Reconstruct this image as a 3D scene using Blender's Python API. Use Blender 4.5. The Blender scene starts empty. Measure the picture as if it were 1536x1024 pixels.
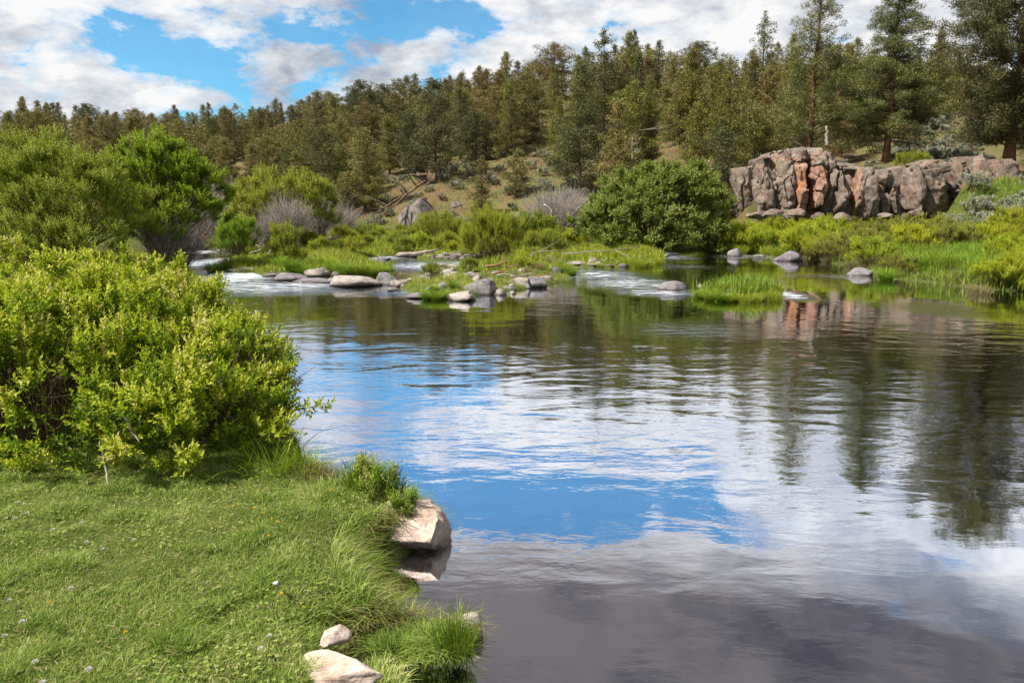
import bpy, bmesh, math, random
import numpy as np
from mathutils import Vector

# ------------------------------------------------------------------ camera, sky, sun, exposure
SC = bpy.context.scene
COL = SC.collection
EYE = 2.0
FPX = 26.0 / 36.0 * 1536
PITCH = math.radians(9.9)
CA, SA = math.cos(PITCH), math.sin(PITCH)
cam_d = bpy.data.cameras.new("camera"); cam_d.lens = 26.0; cam_d.sensor_width = 36.0
cam_d.clip_start = 0.05; cam_d.clip_end = 3000
cam = bpy.data.objects.new("camera", cam_d); COL.objects.link(cam)
cam.location = (0, 0, EYE); cam.rotation_euler = (math.pi / 2 - PITCH, 0, 0)
SC.camera = cam
SUN_EL, SUN_AZ = math.radians(52), math.radians(-112)     # azimuth from +Y (ahead), negative = left
SKY_STRENGTH = 0.085
SC.view_settings.view_transform = 'Standard'; SC.view_settings.look = 'None'
SC.view_settings.gamma = 1.0; SC.view_settings.exposure = 1.0

def N(nt, t, **kw):
    n = nt.nodes.new(t)
    for k, v in kw.items():
        if k in n.inputs and not hasattr(n, k): n.inputs[k].default_value = v
        else: setattr(n, k, v)
    return n
def L(nt, a, b): nt.links.new(a, b)
def mth(nt, op, a, b=None, clamp=False):
    n = nt.nodes.new('ShaderNodeMath'); n.operation = op; n.use_clamp = clamp
    for i, v in enumerate((a, b)):
        if v is None: continue
        if isinstance(v, (int, float)): n.inputs[i].default_value = v
        else: nt.links.new(v, n.inputs[i])
    return n.outputs[0]
def ramp(nt, fac, stops, interp='LINEAR'):
    n = nt.nodes.new('ShaderNodeValToRGB'); cr = n.color_ramp; cr.interpolation = interp
    while len(cr.elements) < len(stops): cr.elements.new(0.5)
    for e, (p, c) in zip(cr.elements, stops):
        e.position = p
        e.color = (c, c, c, 1) if isinstance(c, (int, float)) else (*c, 1)
    nt.links.new(fac, n.inputs[0]); return n.outputs[0]
def mixc(nt, fac, a, b, mode='MIX'):
    n = nt.nodes.new('ShaderNodeMix'); n.data_type = 'RGBA'; n.blend_type = mode
    if isinstance(fac, (int, float)): n.inputs[0].default_value = fac
    else: nt.links.new(fac, n.inputs[0])
    for s, v in ((n.inputs[6], a), (n.inputs[7], b)):
        if isinstance(v, tuple): s.default_value = (*v[:3], 1)
        else: nt.links.new(v, s)
    return n.outputs[2]
def noise(nt, vec, scale, detail=4, rough=0.55, dist=0.0, dim='3D'):
    n = nt.nodes.new('ShaderNodeTexNoise'); n.noise_dimensions = dim
    n.inputs['Scale'].default_value = scale; n.inputs['Detail'].default_value = detail
    n.inputs['Roughness'].default_value = rough; n.inputs['Distortion'].default_value = dist
    if vec is not None: nt.links.new(vec, n.inputs['Vector'])
    return n.outputs[0]

def make_world():
    w = bpy.data.worlds.new("World"); SC.world = w; w.use_nodes = True
    nt = w.node_tree; nt.nodes.clear()
    tc = N(nt, 'ShaderNodeTexCoord'); d = tc.outputs['Generated']
    sky = N(nt, 'ShaderNodeTexSky', sky_type='NISHITA', sun_disc=False, sun_elevation=SUN_EL,
            sun_rotation=SUN_AZ, altitude=800.0, air_density=1.0, dust_density=0.3, ozone_density=3.0)
    skyc = mixc(nt, 1.0, sky.outputs[0], (0.42, 0.90, 0.98), 'MULTIPLY')
    sp = N(nt, 'ShaderNodeSeparateXYZ'); L(nt, d, sp.inputs[0])
    x, y, z = sp.outputs
    cb = N(nt, 'ShaderNodeCombineXYZ'); L(nt, mth(nt, 'ADD', x, 1.3), cb.inputs[0]); L(nt, y, cb.inputs[1])
    L(nt, mth(nt, 'MULTIPLY', z, 2.3), cb.inputs[2])
    p = cb.outputs[0]
    n1 = noise(nt, p, 8.0, 9, 0.60, 0.15)
    # blue openings: broad directions where the cloud deck thins out (azimuth, elevation, half widths, amount)
    cover = None
    def blob(az, el, wa, we, amt):
        nonlocal cover
        A = mth(nt, 'ARCTAN2', x, y); E = mth(nt, 'ARCSINE', z)
        a = mth(nt, 'DIVIDE', mth(nt, 'SUBTRACT', A, math.radians(az)), math.radians(wa))
        e = mth(nt, 'DIVIDE', mth(nt, 'SUBTRACT', E, math.radians(el)), math.radians(we))
        r = mth(nt, 'ADD', mth(nt, 'MULTIPLY', a, a), mth(nt, 'MULTIPLY', e, e))
        g = mth(nt, 'MULTIPLY', mth(nt, 'EXPONENT', mth(nt, 'MULTIPLY', r, -1.0)), amt)
        cover = g if cover is None else mth(nt, 'ADD', cover, g)
    blob(-20, 11.2, 10, 2.6, 0.17)
    blob(-7, 13.2, 8, 2.2, 0.15)
    blob(-14, 11.0, 24, 5.0, 0.07)
    blob(-24, 10.5, 5, 1.8, 0.07)
    blob(-9, 14.0, 5, 2.0, 0.08)
    blob(-2, 21.8, 17, 2.7, 0.40)
    blob(22, 20.0, 8, 2.0, 0.12)
    blob(22, 18.0, 9, 3.0, -0.12)
    blob(0, 31, 50, 5, -0.25)
    blob(36, 17, 9, 5, -0.1)
    blob(-13, 16.5, 10, 1.7, -0.14)
    blob(0, 13, 50, 4, -0.04)
    blob(-22, 14.6, 5, 1.6, -0.10)
    dens = mth(nt, 'SUBTRACT', n1, cover)
    mask = ramp(nt, dens, [(0.35, 0.06), (0.41, 0.75), (0.48, 1.0)])
    # cloud light: bright rims and tops, greyer thick bases; darker deck overhead
    n2 = noise(nt, p, 13.0, 8, 0.62, 0.2)
    n3 = noise(nt, p, 2.6, 3, 0.5, 0.0)
    shade = mth(nt, 'ADD', mth(nt, 'MULTIPLY', n2, 0.55), mth(nt, 'MULTIPLY', n3, 0.45))
    cc = ramp(nt, shade, [(0.38, (0.19, 0.21, 0.255)), (0.47, (0.33, 0.345, 0.375)), (0.56, (0.48, 0.48, 0.48))])
    el = mth(nt, 'ARCSINE', z)
    dark = ramp(nt, mth(nt, 'DIVIDE', el, math.pi / 2), [(0.0, 1.0), (0.245, 1.0), (0.31, (0.22, 0.195, 0.20)), (0.45, (0.17, 0.155, 0.16)), (0.7, 0.95)])
    n = N(nt, 'ShaderNodeMix', data_type='RGBA', blend_type='MULTIPLY'); n.inputs[0].default_value = 1
    L(nt, cc, n.inputs[6]); L(nt, dark, n.inputs[7])
    b1 = N(nt, 'ShaderNodeBackground', Strength=SKY_STRENGTH); L(nt, skyc, b1.inputs[0])
    b2 = N(nt, 'ShaderNodeBackground', Strength=1.0); L(nt, n.outputs[2], b2.inputs[0])
    mx = N(nt, 'ShaderNodeMixShader'); L(nt, mask, mx.inputs[0]); L(nt, b1.outputs[0], mx.inputs[1]); L(nt, b2.outputs[0], mx.inputs[2])
    o = N(nt, 'ShaderNodeOutputWorld'); L(nt, mx.outputs[0], o.inputs[0])
    w.cycles.sampling_method = 'MANUAL'; w.cycles.sample_map_resolution = 512
make_world()
sd = bpy.data.lights.new("sun", 'SUN'); sd.energy = 4.2; sd.angle = math.radians(3.0); sd.color = (1.0, 0.95, 0.86)
sun = bpy.data.objects.new("sun", sd); COL.objects.link(sun)
_d = Vector((math.sin(SUN_AZ) * math.cos(SUN_EL), math.cos(SUN_AZ) * math.cos(SUN_EL), math.sin(SUN_EL)))
sun.rotation_euler = _d.to_track_quat('Z', 'Y').to_euler()
SC.cycles.max_bounces = 6; SC.cycles.diffuse_bounces = 3; SC.cycles.glossy_bounces = 3
SC.cycles.transmission_bounces = 3; SC.cycles.transparent_max_bounces = 6
SC.cycles.caustics_reflective = False; SC.cycles.caustics_refractive = False
SC.cycles.sample_clamp_indirect = 6.0

# ------------------------------------------------------------------ photograph -> place helpers
def ray(px, py):
    v = 512 - py
    return np.array([px - 768.0, FPX * CA + v * SA, v * CA - FPX * SA])
def gp(px, py, z=0.0):
    d = ray(px, py); t = (z - EYE) / d[2]
    return (d[0] * t, d[1] * t)
def pt(px, py, Y):
    d = ray(px, py); t = Y / d[1]
    return (d[0] * t, Y, EYE + d[2] * t)

rng = np.random.default_rng(7)
def hash3(ix, iy, iz, seed):
    h = (ix * 374761393 + iy * 668265263 + iz * 2147483647 + seed * 974634777) & 0xffffffff
    h = ((h ^ (h >> 13)) * 1274126177) & 0xffffffff
    return ((h ^ (h >> 16)) & 0xffff) / 65535.0
def vnoise(P, scale=1.0, seed=0):
    Q = np.asarray(P, float) * scale
    if Q.shape[1] == 2: Q = np.c_[Q, np.zeros(len(Q))]
    I = np.floor(Q).astype(np.int64); F = Q - I; F = F * F * (3 - 2 * F)
    r = 0
    for a in (0, 1):
        for b in (0, 1):
            for c in (0, 1):
                w = (F[:, 0] if a else 1 - F[:, 0]) * (F[:, 1] if b else 1 - F[:, 1]) * (F[:, 2] if c else 1 - F[:, 2])
                r = r + w * hash3(I[:, 0] + a, I[:, 1] + b, I[:, 2] + c, seed)
    return r * 2 - 1
def fbm(P, scale, seed=0, octs=4, gain=0.5):
    r = 0; a = 1
    for k in range(octs):
        r = r + a * vnoise(P, scale * 2 ** k, seed + k * 17); a *= gain
    return r
def smooth(a, b, x):
    t = np.clip((x - a) / (b - a), 0, 1); return t * t * (3 - 2 * t)

# ------------------------------------------------------------------ ground shape
def poly(pix, pre=(), post=()):
    return np.array(list(pre) + [gp(*p) for p in pix] + list(post))   # px, py[, height of that edge]
POLY_A = poly([(520, 1080), (515, 1020), (505, 985), (550, 966), (640, 958), (688, 948), (703, 925, .12), (702, 896, .24), (672, 884, .24), (632, 878, .24),
               (578, 866, .22), (545, 846, .2), (540, 812, .2), (566, 778, .24), (640, 758, .24), (642, 726, .24), (565, 698, .24), (500, 696, .24), (468, 686, .24), (440, 650, .24), (395, 570),
               (340, 500), (300, 450), (275, 425), (262, 402), (268, 391)],
              pre=[(-300, -300), (0.6, -300), (0.2, -2), (-0.25, 1.2)], post=[(-20, 32), (-36, 37), (-70, 44), (-300, 50)])
POLY_B = poly([(330, 372), (372, 381), (350, 390), (338, 402), (352, 409), (400, 413), (470, 414), (560, 413), (588, 406), (560, 397), (545, 388),
               (600, 383), (640, 389), (700, 391), (745, 388), (770, 386), (830, 388), (860, 393), (880, 399), (930, 401), (985, 397), (1000, 388),
               (985, 378), (1040, 375), (1110, 380), (1190, 383), (1240, 392), (1290, 402), (1330, 416), (1400, 424), (1470, 434), (1560, 439), (1750, 455)],
              pre=[(-300, 72), (-60, 58), (-32, 50)], post=[(60, 8), (300, 0), (300, 900), (-300, 900)])
POLY_C = poly([(600, 428), (640, 420), (668, 411), (720, 404), (760, 394), (830, 396), (850, 408), (845, 422), (800, 434), (745, 443), (690, 449), (640, 445), (602, 438)])
POLY_D = poly([(1040, 437), (1060, 430), (1100, 427), (1165, 430), (1171, 445), (1130, 450), (1075, 446)])
def sdist(X, Y, P):
    x, y = np.asarray(X, float), np.asarray(Y, float)
    best = np.full(x.shape, 1e18); inside = np.zeros(x.shape, bool)
    for i in range(len(P)):
        ax, ay = P[i]; bx, by = P[(i + 1) % len(P)]
        dx, dy = bx - ax, by - ay
        t = np.clip(((x - ax) * dx + (y - ay) * dy) / (dx * dx + dy * dy + 1e-12), 0, 1)
        best = np.minimum(best, (x - ax - t * dx) ** 2 + (y - ay - t * dy) ** 2)
        c = ((ay > y) != (by > y)) & (x < (bx - ax) * (y - ay) / (by - ay + 1e-15) + ax)
        inside ^= c
    d = np.sqrt(best)
    return np.where(inside, d, -d)
def az_of(X, Y): return np.degrees(np.arctan2(X, Y))
def interp(x, pts): return np.interp(x, [p[0] for p in pts], [p[1] for p in pts])
def foot(az): return interp(az, [(-60, 80), (-40, 72), (-20, 62), (-8, 54), (0, 49), (8, 46), (15, 44), (40, 44)])
def ridge(az): return interp(az, [(-60, 190), (-40, 190), (-20, 180), (0, 150), (10, 130), (20, 128), (60, 130)])
def ridge_h(az): return interp(az, [(-60, 16), (-40, 15.5), (-20, 18.5), (-10, 20), (0, 22.5), (8, 22.5), (16, 19), (30, 16.5), (60, 15)])
CLIFF_Y = 43.0
def hfun(X, Y, fine=True):
    X = np.asarray(X, float); Y = np.asarray(Y, float)
    P2 = np.c_[X.ravel(), Y.ravel()]
    x, y = P2[:, 0], P2[:, 1]
    dA, dB, dC, dD = (sdist(x, y, P) for P in (POLY_A, POLY_B, POLY_C, POLY_D))
    r = np.hypot(x, y); az = az_of(x, y)
    jag = fbm(P2, 1.5, 5, 3) * np.clip(r / 18, 0.12, 0.8)
    def bank(d, top, steep):
        d = d + jag * 0.35
        return np.where(d > 0, top * (1 - np.exp(-d * steep)), np.maximum(-0.9, d * steep * 0.5))
    hA = bank(dA, 0.25, 9.0) + np.where(dA > 0, 0.07 * smooth(.3, 3, dA), 0)
    hB = bank(dB, 0.16, 3.0) + np.where(dB > 0, 0.30 * smooth(1, 16, dB), 0)
    hC = bank(dC, 0.14, 2.5); hD = bank(dD, 0.12, 6.0)
    # wooded hill
    f, g, H = foot(az), ridge(az), ridge_h(az)
    s = np.clip((r - f) / (g - f), 0, 1)
    hill = H * (0.78 * s ** 0.92 + 0.22 * smooth(0, 1, s)) * smooth(0, 0.03, s + 0.012)
    hill = hill + smooth(0, 0.15, s) * fbm(P2, 0.06, 11, 4) * 1.3
    hill = np.where(y > 0, hill, 0)
    # ledge behind the cliff on the right
    w = smooth(16.2, 18.6, az)
    base = 0.06 + 0.26 * smooth(0, 3.0, dB) + 1.55 * smooth(2.0, 20, dB)
    cy = CLIFF_Y + 0.6 * np.sin(x * 0.35)
    top = interp(az, [(16, 4.9), (19, 5.0), (24, 4.5), (30, 4.4), (33, 3.9), (50, 3.6)])
    terr = base + (top - base) * np.maximum(smooth(cy + 1.2, cy + 2.4, y), smooth(29.5, 31.5, az) * smooth(cy - 5, cy + 1, y))
    slope = np.clip(y - cy - 1.5, 0, None)
    terr = np.where(y > cy + 1.5, terr + slope * 0.088 + smooth(0, 8, slope) * 0.3 * fbm(P2, 0.35, 3, 3)
                    + 9.0 * smooth(66, 125, r), terr)
    hill2 = np.where(dB > 0, hill * (1 - w) + w * np.clip(np.maximum(terr - hB, 0), 0, 19), 0)
    hB = hB + hill2
    h = np.maximum(np.maximum(hA, hB), np.maximum(hC, hD))
    if fine:
        land = smooth(0.0, 0.4, np.maximum(np.maximum(dA, dB), np.maximum(dC, dD)))
        h = h + land * (0.025 * fbm(P2, 2.2, 21, 3) * np.clip(r / 6, 0.6, 3) + smooth(20, 60, r) * 0.15 * fbm(P2, 0.7, 8, 3))
    return h.reshape(X.shape)
def gz(x, y): return float(hfun(np.array([x]), np.array([y]))[0])

# ------------------------------------------------------------------ mesh building
class MB:
    def __init__(s): s.v = []; s.t = []; s.q = []; s.c = []; s.n = 0
    def add(s, V, tris=None, quads=None, tint=0.5):
        V = np.asarray(V, float).reshape(-1, 3)
        if tris is not None and len(tris): s.t.append(np.asarray(tris).reshape(-1, 3) + s.n)
        if quads is not None and len(quads): s.q.append(np.asarray(quads).reshape(-1, 4) + s.n)
        s.v.append(V); s.c.append(np.broadcast_to(np.asarray(tint, float), (len(V),)) if np.ndim(tint) < 1 or len(np.atleast_1d(tint)) == 1 else np.asarray(tint, float))
        s.n += len(V)
    def mesh(s, name, mat, smooth_=False):
        me = bpy.data.meshes.new(name)
        V = np.concatenate(s.v) if s.v else np.zeros((0, 3))
        T = np.concatenate(s.t) if s.t else np.zeros((0, 3), int)
        Q = np.concatenate(s.q) if s.q else np.zeros((0, 4), int)
        loops = np.concatenate([T.ravel(), Q.ravel()]).astype(np.int32)
        starts = np.concatenate([np.arange(len(T)) * 3, len(T) * 3 + np.arange(len(Q)) * 4]).astype(np.int32)
        me.vertices.add(len(V)); me.vertices.foreach_set('co', V.astype(np.float32).ravel())
        me.loops.add(len(loops)); me.loops.foreach_set('vertex_index', loops)
        me.polygons.add(len(starts)); me.polygons.foreach_set('loop_start', starts)
        if smooth_: me.polygons.foreach_set('use_smooth', np.ones(len(starts), bool))
        me.update(calc_edges=True)
        a = me.attributes.new('tint', 'FLOAT', 'POINT'); a.data.foreach_set('value', np.concatenate(s.c).astype(np.float32))
        if isinstance(mat, (list, tuple)):
            for m in mat: me.materials.append(m)
        else: me.materials.append(mat)
        return me
def link(name, me, parent=None, loc=None):
    o = bpy.data.objects.new(name, me); COL.objects.link(o)
    if parent is not None: o.parent = parent
    if loc is not None: o.location = loc
    return o
def tag(o, label=None, cat=None, group=None, kind=None):
    for k, v in (('label', label), ('category', cat), ('group', group), ('kind', kind)):
        if v is not None: o[k] = v
    return o
def empty(name, loc=(0, 0, 0), rz=0.0):
    o = bpy.data.objects.new(name, None); COL.objects.link(o); o.location = loc; o.rotation_euler = (0, 0, rz)
    o.empty_display_size = 0.1; return o
def copy_tree(o, parent=None):
    c = o.copy(); COL.objects.link(c)
    if parent is not None: c.parent = parent
    for ch in list(o.children): copy_tree(ch, c)
    return c
def norm(a): return a / (np.linalg.norm(a, axis=-1, keepdims=True) + 1e-9)
def rdir(n, g=rng): return norm(g.normal(size=(n, 3)))

def leaves(mb, P, A, Nn, Ln, W, tint, fold=0.0):
    """rhombic leaves: base P, axis A, face normal hint Nn, length, width"""
    A = norm(A); S = norm(np.cross(A, Nn)); U = np.cross(S, A)
    Ln = np.broadcast_to(Ln, (len(P),))[:, None]; W = np.broadcast_to(W, (len(P),))[:, None]
    mid = P + A * Ln * 0.45
    b = P; t = P + A * Ln - U * Ln * 0.12
    l = mid - S * W * 0.5 + U * W * fold; r = mid + S * W * 0.5 + U * W * fold
    V = np.stack([b, r, t, l], 1).reshape(-1, 3)
    i = np.arange(len(P))[:, None] * 4
    tt = np.repeat(np.broadcast_to(tint, (len(P),)), 4)
    if fold: mb.add(V, tris=np.concatenate([i + [0, 1, 2], i + [0, 2, 3]]), tint=tt)
    else: mb.add(V, quads=i + [0, 1, 2, 3], tint=tt)
def blades(mb, P, D, H, W, bend, tint, seg=2):
    """grass blades: root P, lean direction D (horizontal unit), height H, width W, bend = sideways reach / height"""
    n = len(P); H = np.broadcast_to(H, (n,)); W = np.broadcast_to(W, (n,)); bend = np.broadcast_to(bend, (n,))
    S = np.stack([-D[:, 1], D[:, 0], np.zeros(n)], 1)
    ang = rng.uniform(-1, 1, n)[:, None] * 0.9
    S = norm(S * np.cos(ang) + D * np.sin(ang))
    rows = []
    for k in range(seg):
        t = k / seg
        z = np.where(bend > 1, np.sin(np.minimum(t * 2.0, 3)) , t)
        c = P + D * (H * bend * t ** 1.8)[:, None] + np.array([0, 0, 1.0]) * (H * (t - 0.35 * bend * t ** 2.6))[:, None]
        w = (W * (1 - 0.55 * t) * 0.5)[:, None]
        rows += [c - S * w, c + S * w]
    tip = P + D * (H * bend)[:, None] + np.array([0, 0, 1.0]) * (H * (1 - 0.35 * bend))[:, None]
    V = np.stack(rows + [tip], 1); m = 2 * seg + 1
    i = np.arange(n)[:, None] * m
    q = [i + [2 * k, 2 * k + 1, 2 * k + 3, 2 * k + 2] for k in range(seg - 1)]
    mb.add(V.reshape(-1, 3), tris=i + [2 * seg - 2, 2 * seg - 1, 2 * seg], quads=np.concatenate(q) if q else None,
           tint=np.repeat(np.broadcast_to(tint, (n,)), m))
def tube(mb, pts, rad, sides=5, tint=0.5, cap=True):
    pts = np.asarray(pts, float); m = len(pts); rad = np.broadcast_to(rad, (m,))
    T = norm(np.gradient(pts, axis=0)); ref = np.array([0.13, 0.31, 0.94]) if abs(T[0][2]) < 0.9 else np.array([1.0, 0.1, 0])
    S = norm(np.cross(T, ref)); U = np.cross(T, S)
    a = np.arange(sides) / sides * 2 * math.pi
    V = pts[:, None] + rad[:, None, None] * (S[:, None] * np.cos(a)[None, :, None] + U[:, None] * np.sin(a)[None, :, None])
    q = []
    for i in range(m - 1):
        for k in range(sides):
            k2 = (k + 1) % sides
            q.append((i * sides + k, i * sides + k2, (i + 1) * sides + k2, (i + 1) * sides + k))
    tr = []
    V = V.reshape(-1, 3)
    if cap:
        V = np.concatenate([V, pts[:1], pts[-1:]])
        for k in range(sides):
            k2 = (k + 1) % sides
            tr.append((k2, k, m * sides)); tr.append(((m - 1) * sides + k, (m - 1) * sides + k2, m * sides + 1))
    mb.add(V, tris=tr, quads=q, tint=tint)

# ------------------------------------------------------------------ materials
def newmat(name):
    m = bpy.data.materials.new(name); m.use_nodes = True; nt = m.node_tree; nt.nodes.clear()
    return m, nt, N(nt, 'ShaderNodeOutputMaterial')
def foliage(name, stops, transl=0.3, var=0.25, rough=0.55, spec=0.25, patch=None):
    m, nt, out = newmat(name)
    at = N(nt, 'ShaderNodeAttribute', attribute_name='tint')
    fac = at.outputs['Fac']
    if patch:
        g = N(nt, 'ShaderNodeNewGeometry')
        fac = mth(nt, 'ADD', fac, mth(nt, 'MULTIPLY', mth(nt, 'SUBTRACT', noise(nt, g.outputs['Position'], patch[0], 3), 0.5), patch[1]), True)
    col = ramp(nt, fac, stops)
    oi = N(nt, 'ShaderNodeObjectInfo')
    hsv = N(nt, 'ShaderNodeHueSaturation')
    L(nt, mth(nt, 'ADD', mth(nt, 'MULTIPLY', oi.outputs['Random'], 0.05 * var / 0.25), 0.5 - 0.025 * var / 0.25), hsv.inputs['Hue'])
    r2 = N(nt, 'ShaderNodeTexWhiteNoise', noise_dimensions='1D'); L(nt, oi.outputs['Random'], r2.inputs['W'])
    L(nt, mth(nt, 'ADD', mth(nt, 'MULTIPLY', r2.outputs[0], var * 2), 1 - var), hsv.inputs['Value'])
    L(nt, col, hsv.inputs['Color'])
    p = N(nt, 'ShaderNodeBsdfPrincipled', Roughness=rough); p.inputs['Specular IOR Level'].default_value = spec
    L(nt, hsv.outputs[0], p.inputs['Base Color'])
    t = N(nt, 'ShaderNodeBsdfTranslucent'); L(nt, hsv.outputs[0], t.inputs[0])
    mx = N(nt, 'ShaderNodeMixShader'); mx.inputs[0].default_value = transl
    L(nt, p.outputs[0], mx.inputs[1]); L(nt, t.outputs[0], mx.inputs[2]); L(nt, mx.outputs[0], out.inputs[0])
    return m
def simple(name, c1, c2, scale=8.0, rough=0.85, bump=0.3, stretch=None):
    m, nt, out = newmat(name)
    tc = N(nt, 'ShaderNodeTexCoord'); vec = tc.outputs['Object']
    if stretch:
        mp = N(nt, 'ShaderNodeMapping'); mp.inputs['Scale'].default_value = stretch; L(nt, vec, mp.inputs[0]); vec = mp.outputs[0]
    n = noise(nt, vec, scale, 6, 0.65)
    col = ramp(nt, n, [(0.3, c1), (0.7, c2)])
    p = N(nt, 'ShaderNodeBsdfPrincipled', Roughness=rough); L(nt, col, p.inputs['Base Color']); p.inputs['Specular IOR Level'].default_value = 0.2
    if bump:
        b = N(nt, 'ShaderNodeBump', Strength=bump, Distance=0.02); L(nt, n, b.inputs['Height']); L(nt, b.outputs[0], p.inputs['Normal'])
    L(nt, p.outputs[0], out.inputs[0]); return m
def rock_mat(name, dark, mid, pale, s=1.0, stain=None, wet=True, lichen=0.0):
    """weathered stone: speckle, blotches, mineral stain, dark wet foot at the waterline"""
    m, nt, out = newmat(name)
    tc = N(nt, 'ShaderNodeTexCoord'); oi = N(nt, 'ShaderNodeObjectInfo')
    va = N(nt, 'ShaderNodeVectorMath', operation='ADD'); L(nt, tc.outputs['Object'], va.inputs[0])
    cmb = N(nt, 'ShaderNodeCombineXYZ')
    for i in range(3): L(nt, mth(nt, 'MULTIPLY', oi.outputs['Random'], 37.0 + 11 * i), cmb.inputs[i])
    L(nt, cmb.outputs[0], va.inputs[1]); vec = va.outputs[0]
    a = noise(nt, vec, 2.2 * s, 8, 0.68, 0.4); b = noise(nt, vec, 22 * s, 5, 0.7); c = noise(nt, vec, 1.1 * s, 4, 0.6, 0.8)
    f = mth(nt, 'ADD', mth(nt, 'MULTIPLY', a, 0.7), mth(nt, 'MULTIPLY', b, 0.3))
    col = ramp(nt, f, [(0.36, dark), (0.48, mid), (0.62, pale)])
    if stain:
        col = mixc(nt, ramp(nt, c, [(0.54, 0.0), (0.63, stain[1])]), col, stain[0])
    if lichen:
        li = noise(nt, vec, 7 * s, 6, 0.7, 0.3)
        col = mixc(nt, ramp(nt, li, [(0.56, 0.0), (0.62, lichen)]), col, (0.50, 0.49, 0.44))
    g = N(nt, 'ShaderNodeNewGeometry')
    p = N(nt, 'ShaderNodeBsdfPrincipled', Roughness=0.85); p.inputs['Specular IOR Level'].default_value = 0.25
    if wet:
        sp = N(nt, 'ShaderNodeSeparateXYZ'); L(nt, g.outputs['Position'], sp.inputs[0])
        zz = mth(nt, 'ADD', sp.outputs[2], mth(nt, 'MULTIPLY', mth(nt, 'SUBTRACT', a, 0.5), 0.10))
        wt = ramp(nt, mth(nt, 'MULTIPLY', zz, 4.0, True), [(0.08, 1.0), (0.34, 0.0)])
        col = mixc(nt, mth(nt, 'MULTIPLY', wt, 0.82), col, (0.045, 0.032, 0.022))
        L(nt, mth(nt, 'SUBTRACT', 0.85, mth(nt, 'MULTIPLY', wt, 0.55)), p.inputs['Roughness'])
    L(nt, col, p.inputs['Base Color'])
    bp = N(nt, 'ShaderNodeBump', Strength=0.7, Distance=0.05 / s)
    L(nt, mth(nt, 'ADD', a, mth(nt, 'MULTIPLY', b, 0.25)), bp.inputs['Height']); L(nt, bp.outputs[0], p.inputs['Normal'])
    L(nt, p.outputs[0], out.inputs[0]); return m
M = {}
M['juniper'] = foliage('juniper_foliage', [(0.0, (0.085, 0.078, 0.022)), (0.5, (0.19, 0.165, 0.05)), (1.0, (0.33, 0.275, 0.095))], 0.22, 0.22)
M['juniper_dark'] = foliage('dark_juniper_foliage', [(0.0, (0.048, 0.055, 0.018)), (0.5, (0.105, 0.112, 0.036)), (1.0, (0.20, 0.19, 0.065))], 0.22, 0.12)
M['juniper_gold'] = foliage('golden_juniper_foliage', [(0.0, (0.09, 0.09, 0.018)), (0.5, (0.19, 0.185, 0.038)), (1.0, (0.31, 0.295, 0.08))], 0.25, 0.15)
M['pine'] = foliage('pine_foliage', [(0.0, (0.07, 0.085, 0.024)), (0.5, (0.15, 0.17, 0.05)), (1.0, (0.27, 0.28, 0.10))], 0.25, 0.10)
M['willow'] = foliage('willow_foliage', [(0.0, (0.11, 0.14, 0.010)), (0.5, (0.245, 0.29, 0.022)), (1.0, (0.40, 0.42, 0.07))], 0.35, 0.08)
M['willow_bright'] = foliage('bright_willow_foliage', [(0.0, (0.09, 0.16, 0.008)), (0.5, (0.22, 0.32, 0.015)), (1.0, (0.38, 0.47, 0.04))], 0.4, 0.06)
M['willow_yellow'] = foliage('yellow_willow_foliage', [(0.0, (0.17, 0.20, 0.012)), (0.5, (0.34, 0.37, 0.025)), (1.0, (0.52, 0.52, 0.08))], 0.4, 0.08)
M['alder'] = foliage('alder_foliage', [(0.0, (0.07, 0.12, 0.015)), (0.5, (0.17, 0.23, 0.03)), (1.0, (0.38, 0.42, 0.12))], 0.3, 0.06)
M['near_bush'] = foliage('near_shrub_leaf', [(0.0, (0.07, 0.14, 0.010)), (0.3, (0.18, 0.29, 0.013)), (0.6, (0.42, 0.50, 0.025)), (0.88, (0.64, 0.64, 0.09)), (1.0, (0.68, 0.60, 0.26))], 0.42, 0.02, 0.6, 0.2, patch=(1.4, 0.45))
M['bank_shrub'] = foliage('bank_shrub_leaf', [(0.0, (0.16, 0.20, 0.010)), (0.5, (0.34, 0.39, 0.018)), (1.0, (0.52, 0.54, 0.05))], 0.38, 0.16)
M['bank_brown'] = foliage('brown_tipped_shrub_leaf', [(0.0, (0.11, 0.07, 0.03)), (0.25, (0.17, 0.15, 0.04)), (0.6, (0.25, 0.28, 0.03)), (1.0, (0.40, 0.40, 0.07))], 0.3, 0.12)
M['sage'] = foliage('sagebrush_leaf', [(0.0, (0.18, 0.185, 0.125)), (0.5, (0.31, 0.32, 0.225)), (1.0, (0.46, 0.46, 0.35))], 0.15, 0.15)
M['sedge'] = foliage('sedge_blade', [(0.0, (0.07, 0.14, 0.010)), (0.5, (0.19, 0.31, 0.018)), (0.85, (0.38, 0.45, 0.05)), (1.0, (0.56, 0.50, 0.22))], 0.35, 0.18)
M['marsh'] = foliage('marsh_grass_blade', [(0.0, (0.14, 0.20, 0.012)), (0.5, (0.31, 0.37, 0.025)), (0.85, (0.47, 0.48, 0.07)), (1.0, (0.58, 0.50, 0.26))], 0.35, 0.0, patch=(0.35, 0.6))
M['lawn'] = foliage('lawn_blade', [(0.0, (0.09, 0.155, 0.02)), (0.4, (0.235, 0.335, 0.05)), (0.7, (0.40, 0.48, 0.11)), (0.9, (0.48, 0.47, 0.20)), (1.0, (0.60, 0.50, 0.29))], 0.35, 0.0, patch=(3.4, 1.1))
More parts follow.
